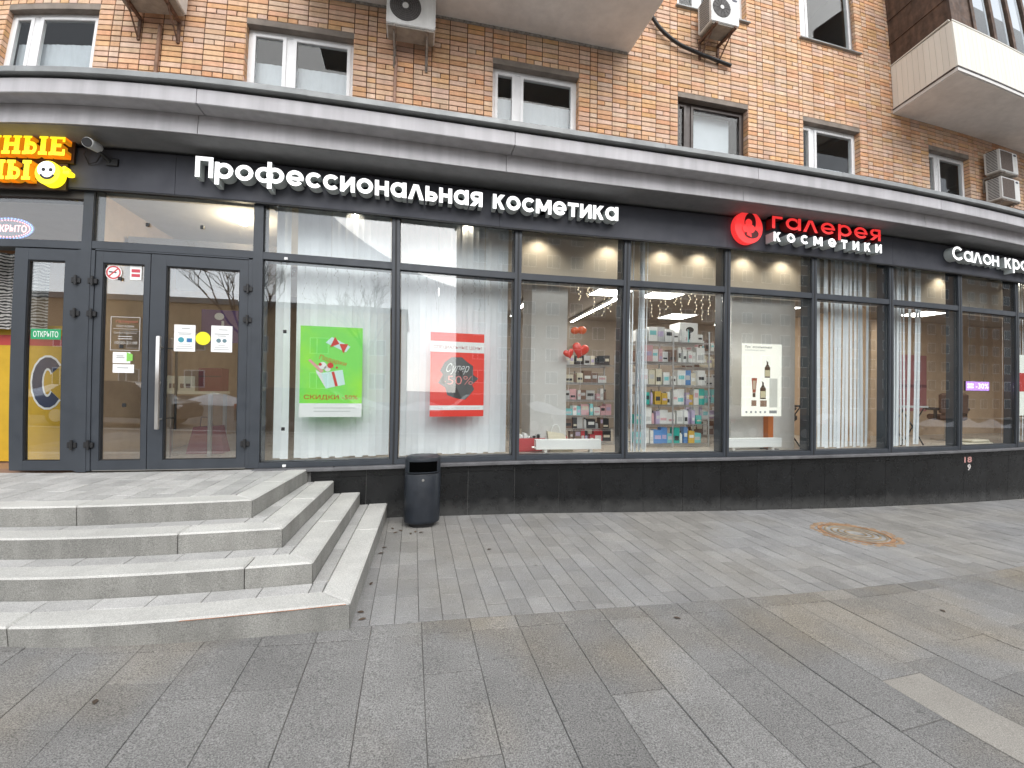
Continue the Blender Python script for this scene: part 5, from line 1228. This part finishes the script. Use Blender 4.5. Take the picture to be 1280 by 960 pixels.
# ------------------------------------------------------------------ cars parked at the kerb behind the viewpoint (mirrored low in the glass)
TYRE = plain('tyre_rubber', (.012, .012, .012), .8); RIM = plain('wheel_alloy', (.4, .4, .41), .35, metal=.7); CGL = plain('car_glass_dark', (.012, .014, .017), .08); LAMPM = plain('headlamp', (.6, .6, .62), .15); TAIL = plain('tail_lamp', (.35, .02, .02), .3)
def parked_car(label, x, col, van=False):
    t = thing('parked_car', label, 'car', (x, -11.4, gz(x) - .055), 'cars parked along the kerb'); t.rotation_euler = (0, math.atan(-GS), 0); paint = M('car_paint_%d' % int(col[0] * 999 + col[2] * 77), col, .25, spec=.6)
    h = 1.9 if van else 1.46; L = 2.15; m = MB()
    low = [(-L, .30), (L, .30), (L + .03, .55), (L - .06, .80), (L - .85, .92), (-L + .55, .97), (-L + .02, .86), (-L - .04, .55)]
    n = len(low); rings = [(-.88, .94), (-.80, 1.0), (.80, 1.0), (.88, .94)]
    m.add([(p[0] * k, yy, .6 + (p[1] - .6) * k) for yy, k in rings for p in low], [tuple(range(n)), tuple(range(3 * n, 4 * n))[::-1]] + [(i * n + k, (i + 1) * n + k, (i + 1) * n + (k + 1) % n, i * n + (k + 1) % n) for i in range(3) for k in range(n)])
    shade(m.build('body', paint, t), 35)
    cab = [(-L + .35, .94), (L - .75, .90), (L - 1.45 if not van else L - 1.1, h - .03), (L - 1.9, h), (-L + .95 if not van else -L + .5, h - .02)]; m = MB(); n = 5
    m.add([(p[0], s_ * (.78 if p[1] < 1 else .60), p[1]) for s_ in (-1, 1) for p in cab], [tuple(range(n)), tuple(range(n, 2 * n))[::-1]] + [(k, k + n, (k + 1) % n + n, (k + 1) % n) for k in range(n)]); m.build('cabin', paint, t)
    for s_ in (-1, 1):
        for a, b_, c, d in ((-L + .75, -.35, -L + 1.12, -.30), (-.22, L - 1.05, -.20, L - 1.5)):
            f = lambda zz: s_ * (.78 - .18 * (zz - .95) / (h - .95) + .012); z0, z1 = 1.0, h - .12
            m = MB(); m.add([(a, f(z0), z0), (b_, f(z0), z0), (d, f(z1), z1), (c, f(z1), z1)], [(0, 1, 2, 3)]); m.build('side_window', CGL, t)
        for xx in (-1.32, 1.36):
            m = MB(); m.tube([(xx, s_ * .70, .32), (xx, s_ * .89, .32)], .32, 20); wh = m.build('wheel', TYRE, t); m = MB(); m.tube([(xx, s_ * .88, .32), (xx, s_ * .905, .32)], .20, 16); m.build('rim', RIM, wh)
        m = MB(); m.cbox(L - .28, L - .02, s_ * .72 - .12, s_ * .72 + .12, .62, .76, .02); m.build('headlight', LAMPM, t); m = MB(); m.cbox(-L - .03, -L + .12, s_ * .72 - .1, s_ * .72 + .1, .68, .86, .02); m.build('tail_light', TAIL, t)
    m = MB(); m.add([(L - .80, -.66, .955), (L - .80, .66, .955), (L - 1.44 if not van else L - 1.12, .54, h - .07), (L - 1.44 if not van else L - 1.12, -.54, h - .07)], [(0, 1, 2, 3)]); m.build('windscreen', CGL, t)
parked_car('black parked car mirrored low in the glass doors', -9.5, (.012, .012, .014)); parked_car('dark blue parked car mirrored low by the green poster', -3.6, (.015, .022, .05)); parked_car('dark grey parked car mirrored low by the balloons', 3.2, (.05, .05, .052))
parked_car('tall dark parked van mirrored low by the wide rack', 9.6, (.02, .022, .028), True); parked_car('maroon parked car mirrored low by the striped blinds', 15.6, (.06, .012, .014)); parked_car('charcoal parked car mirrored low in the salon glass', 22.0, (.03, .032, .034))
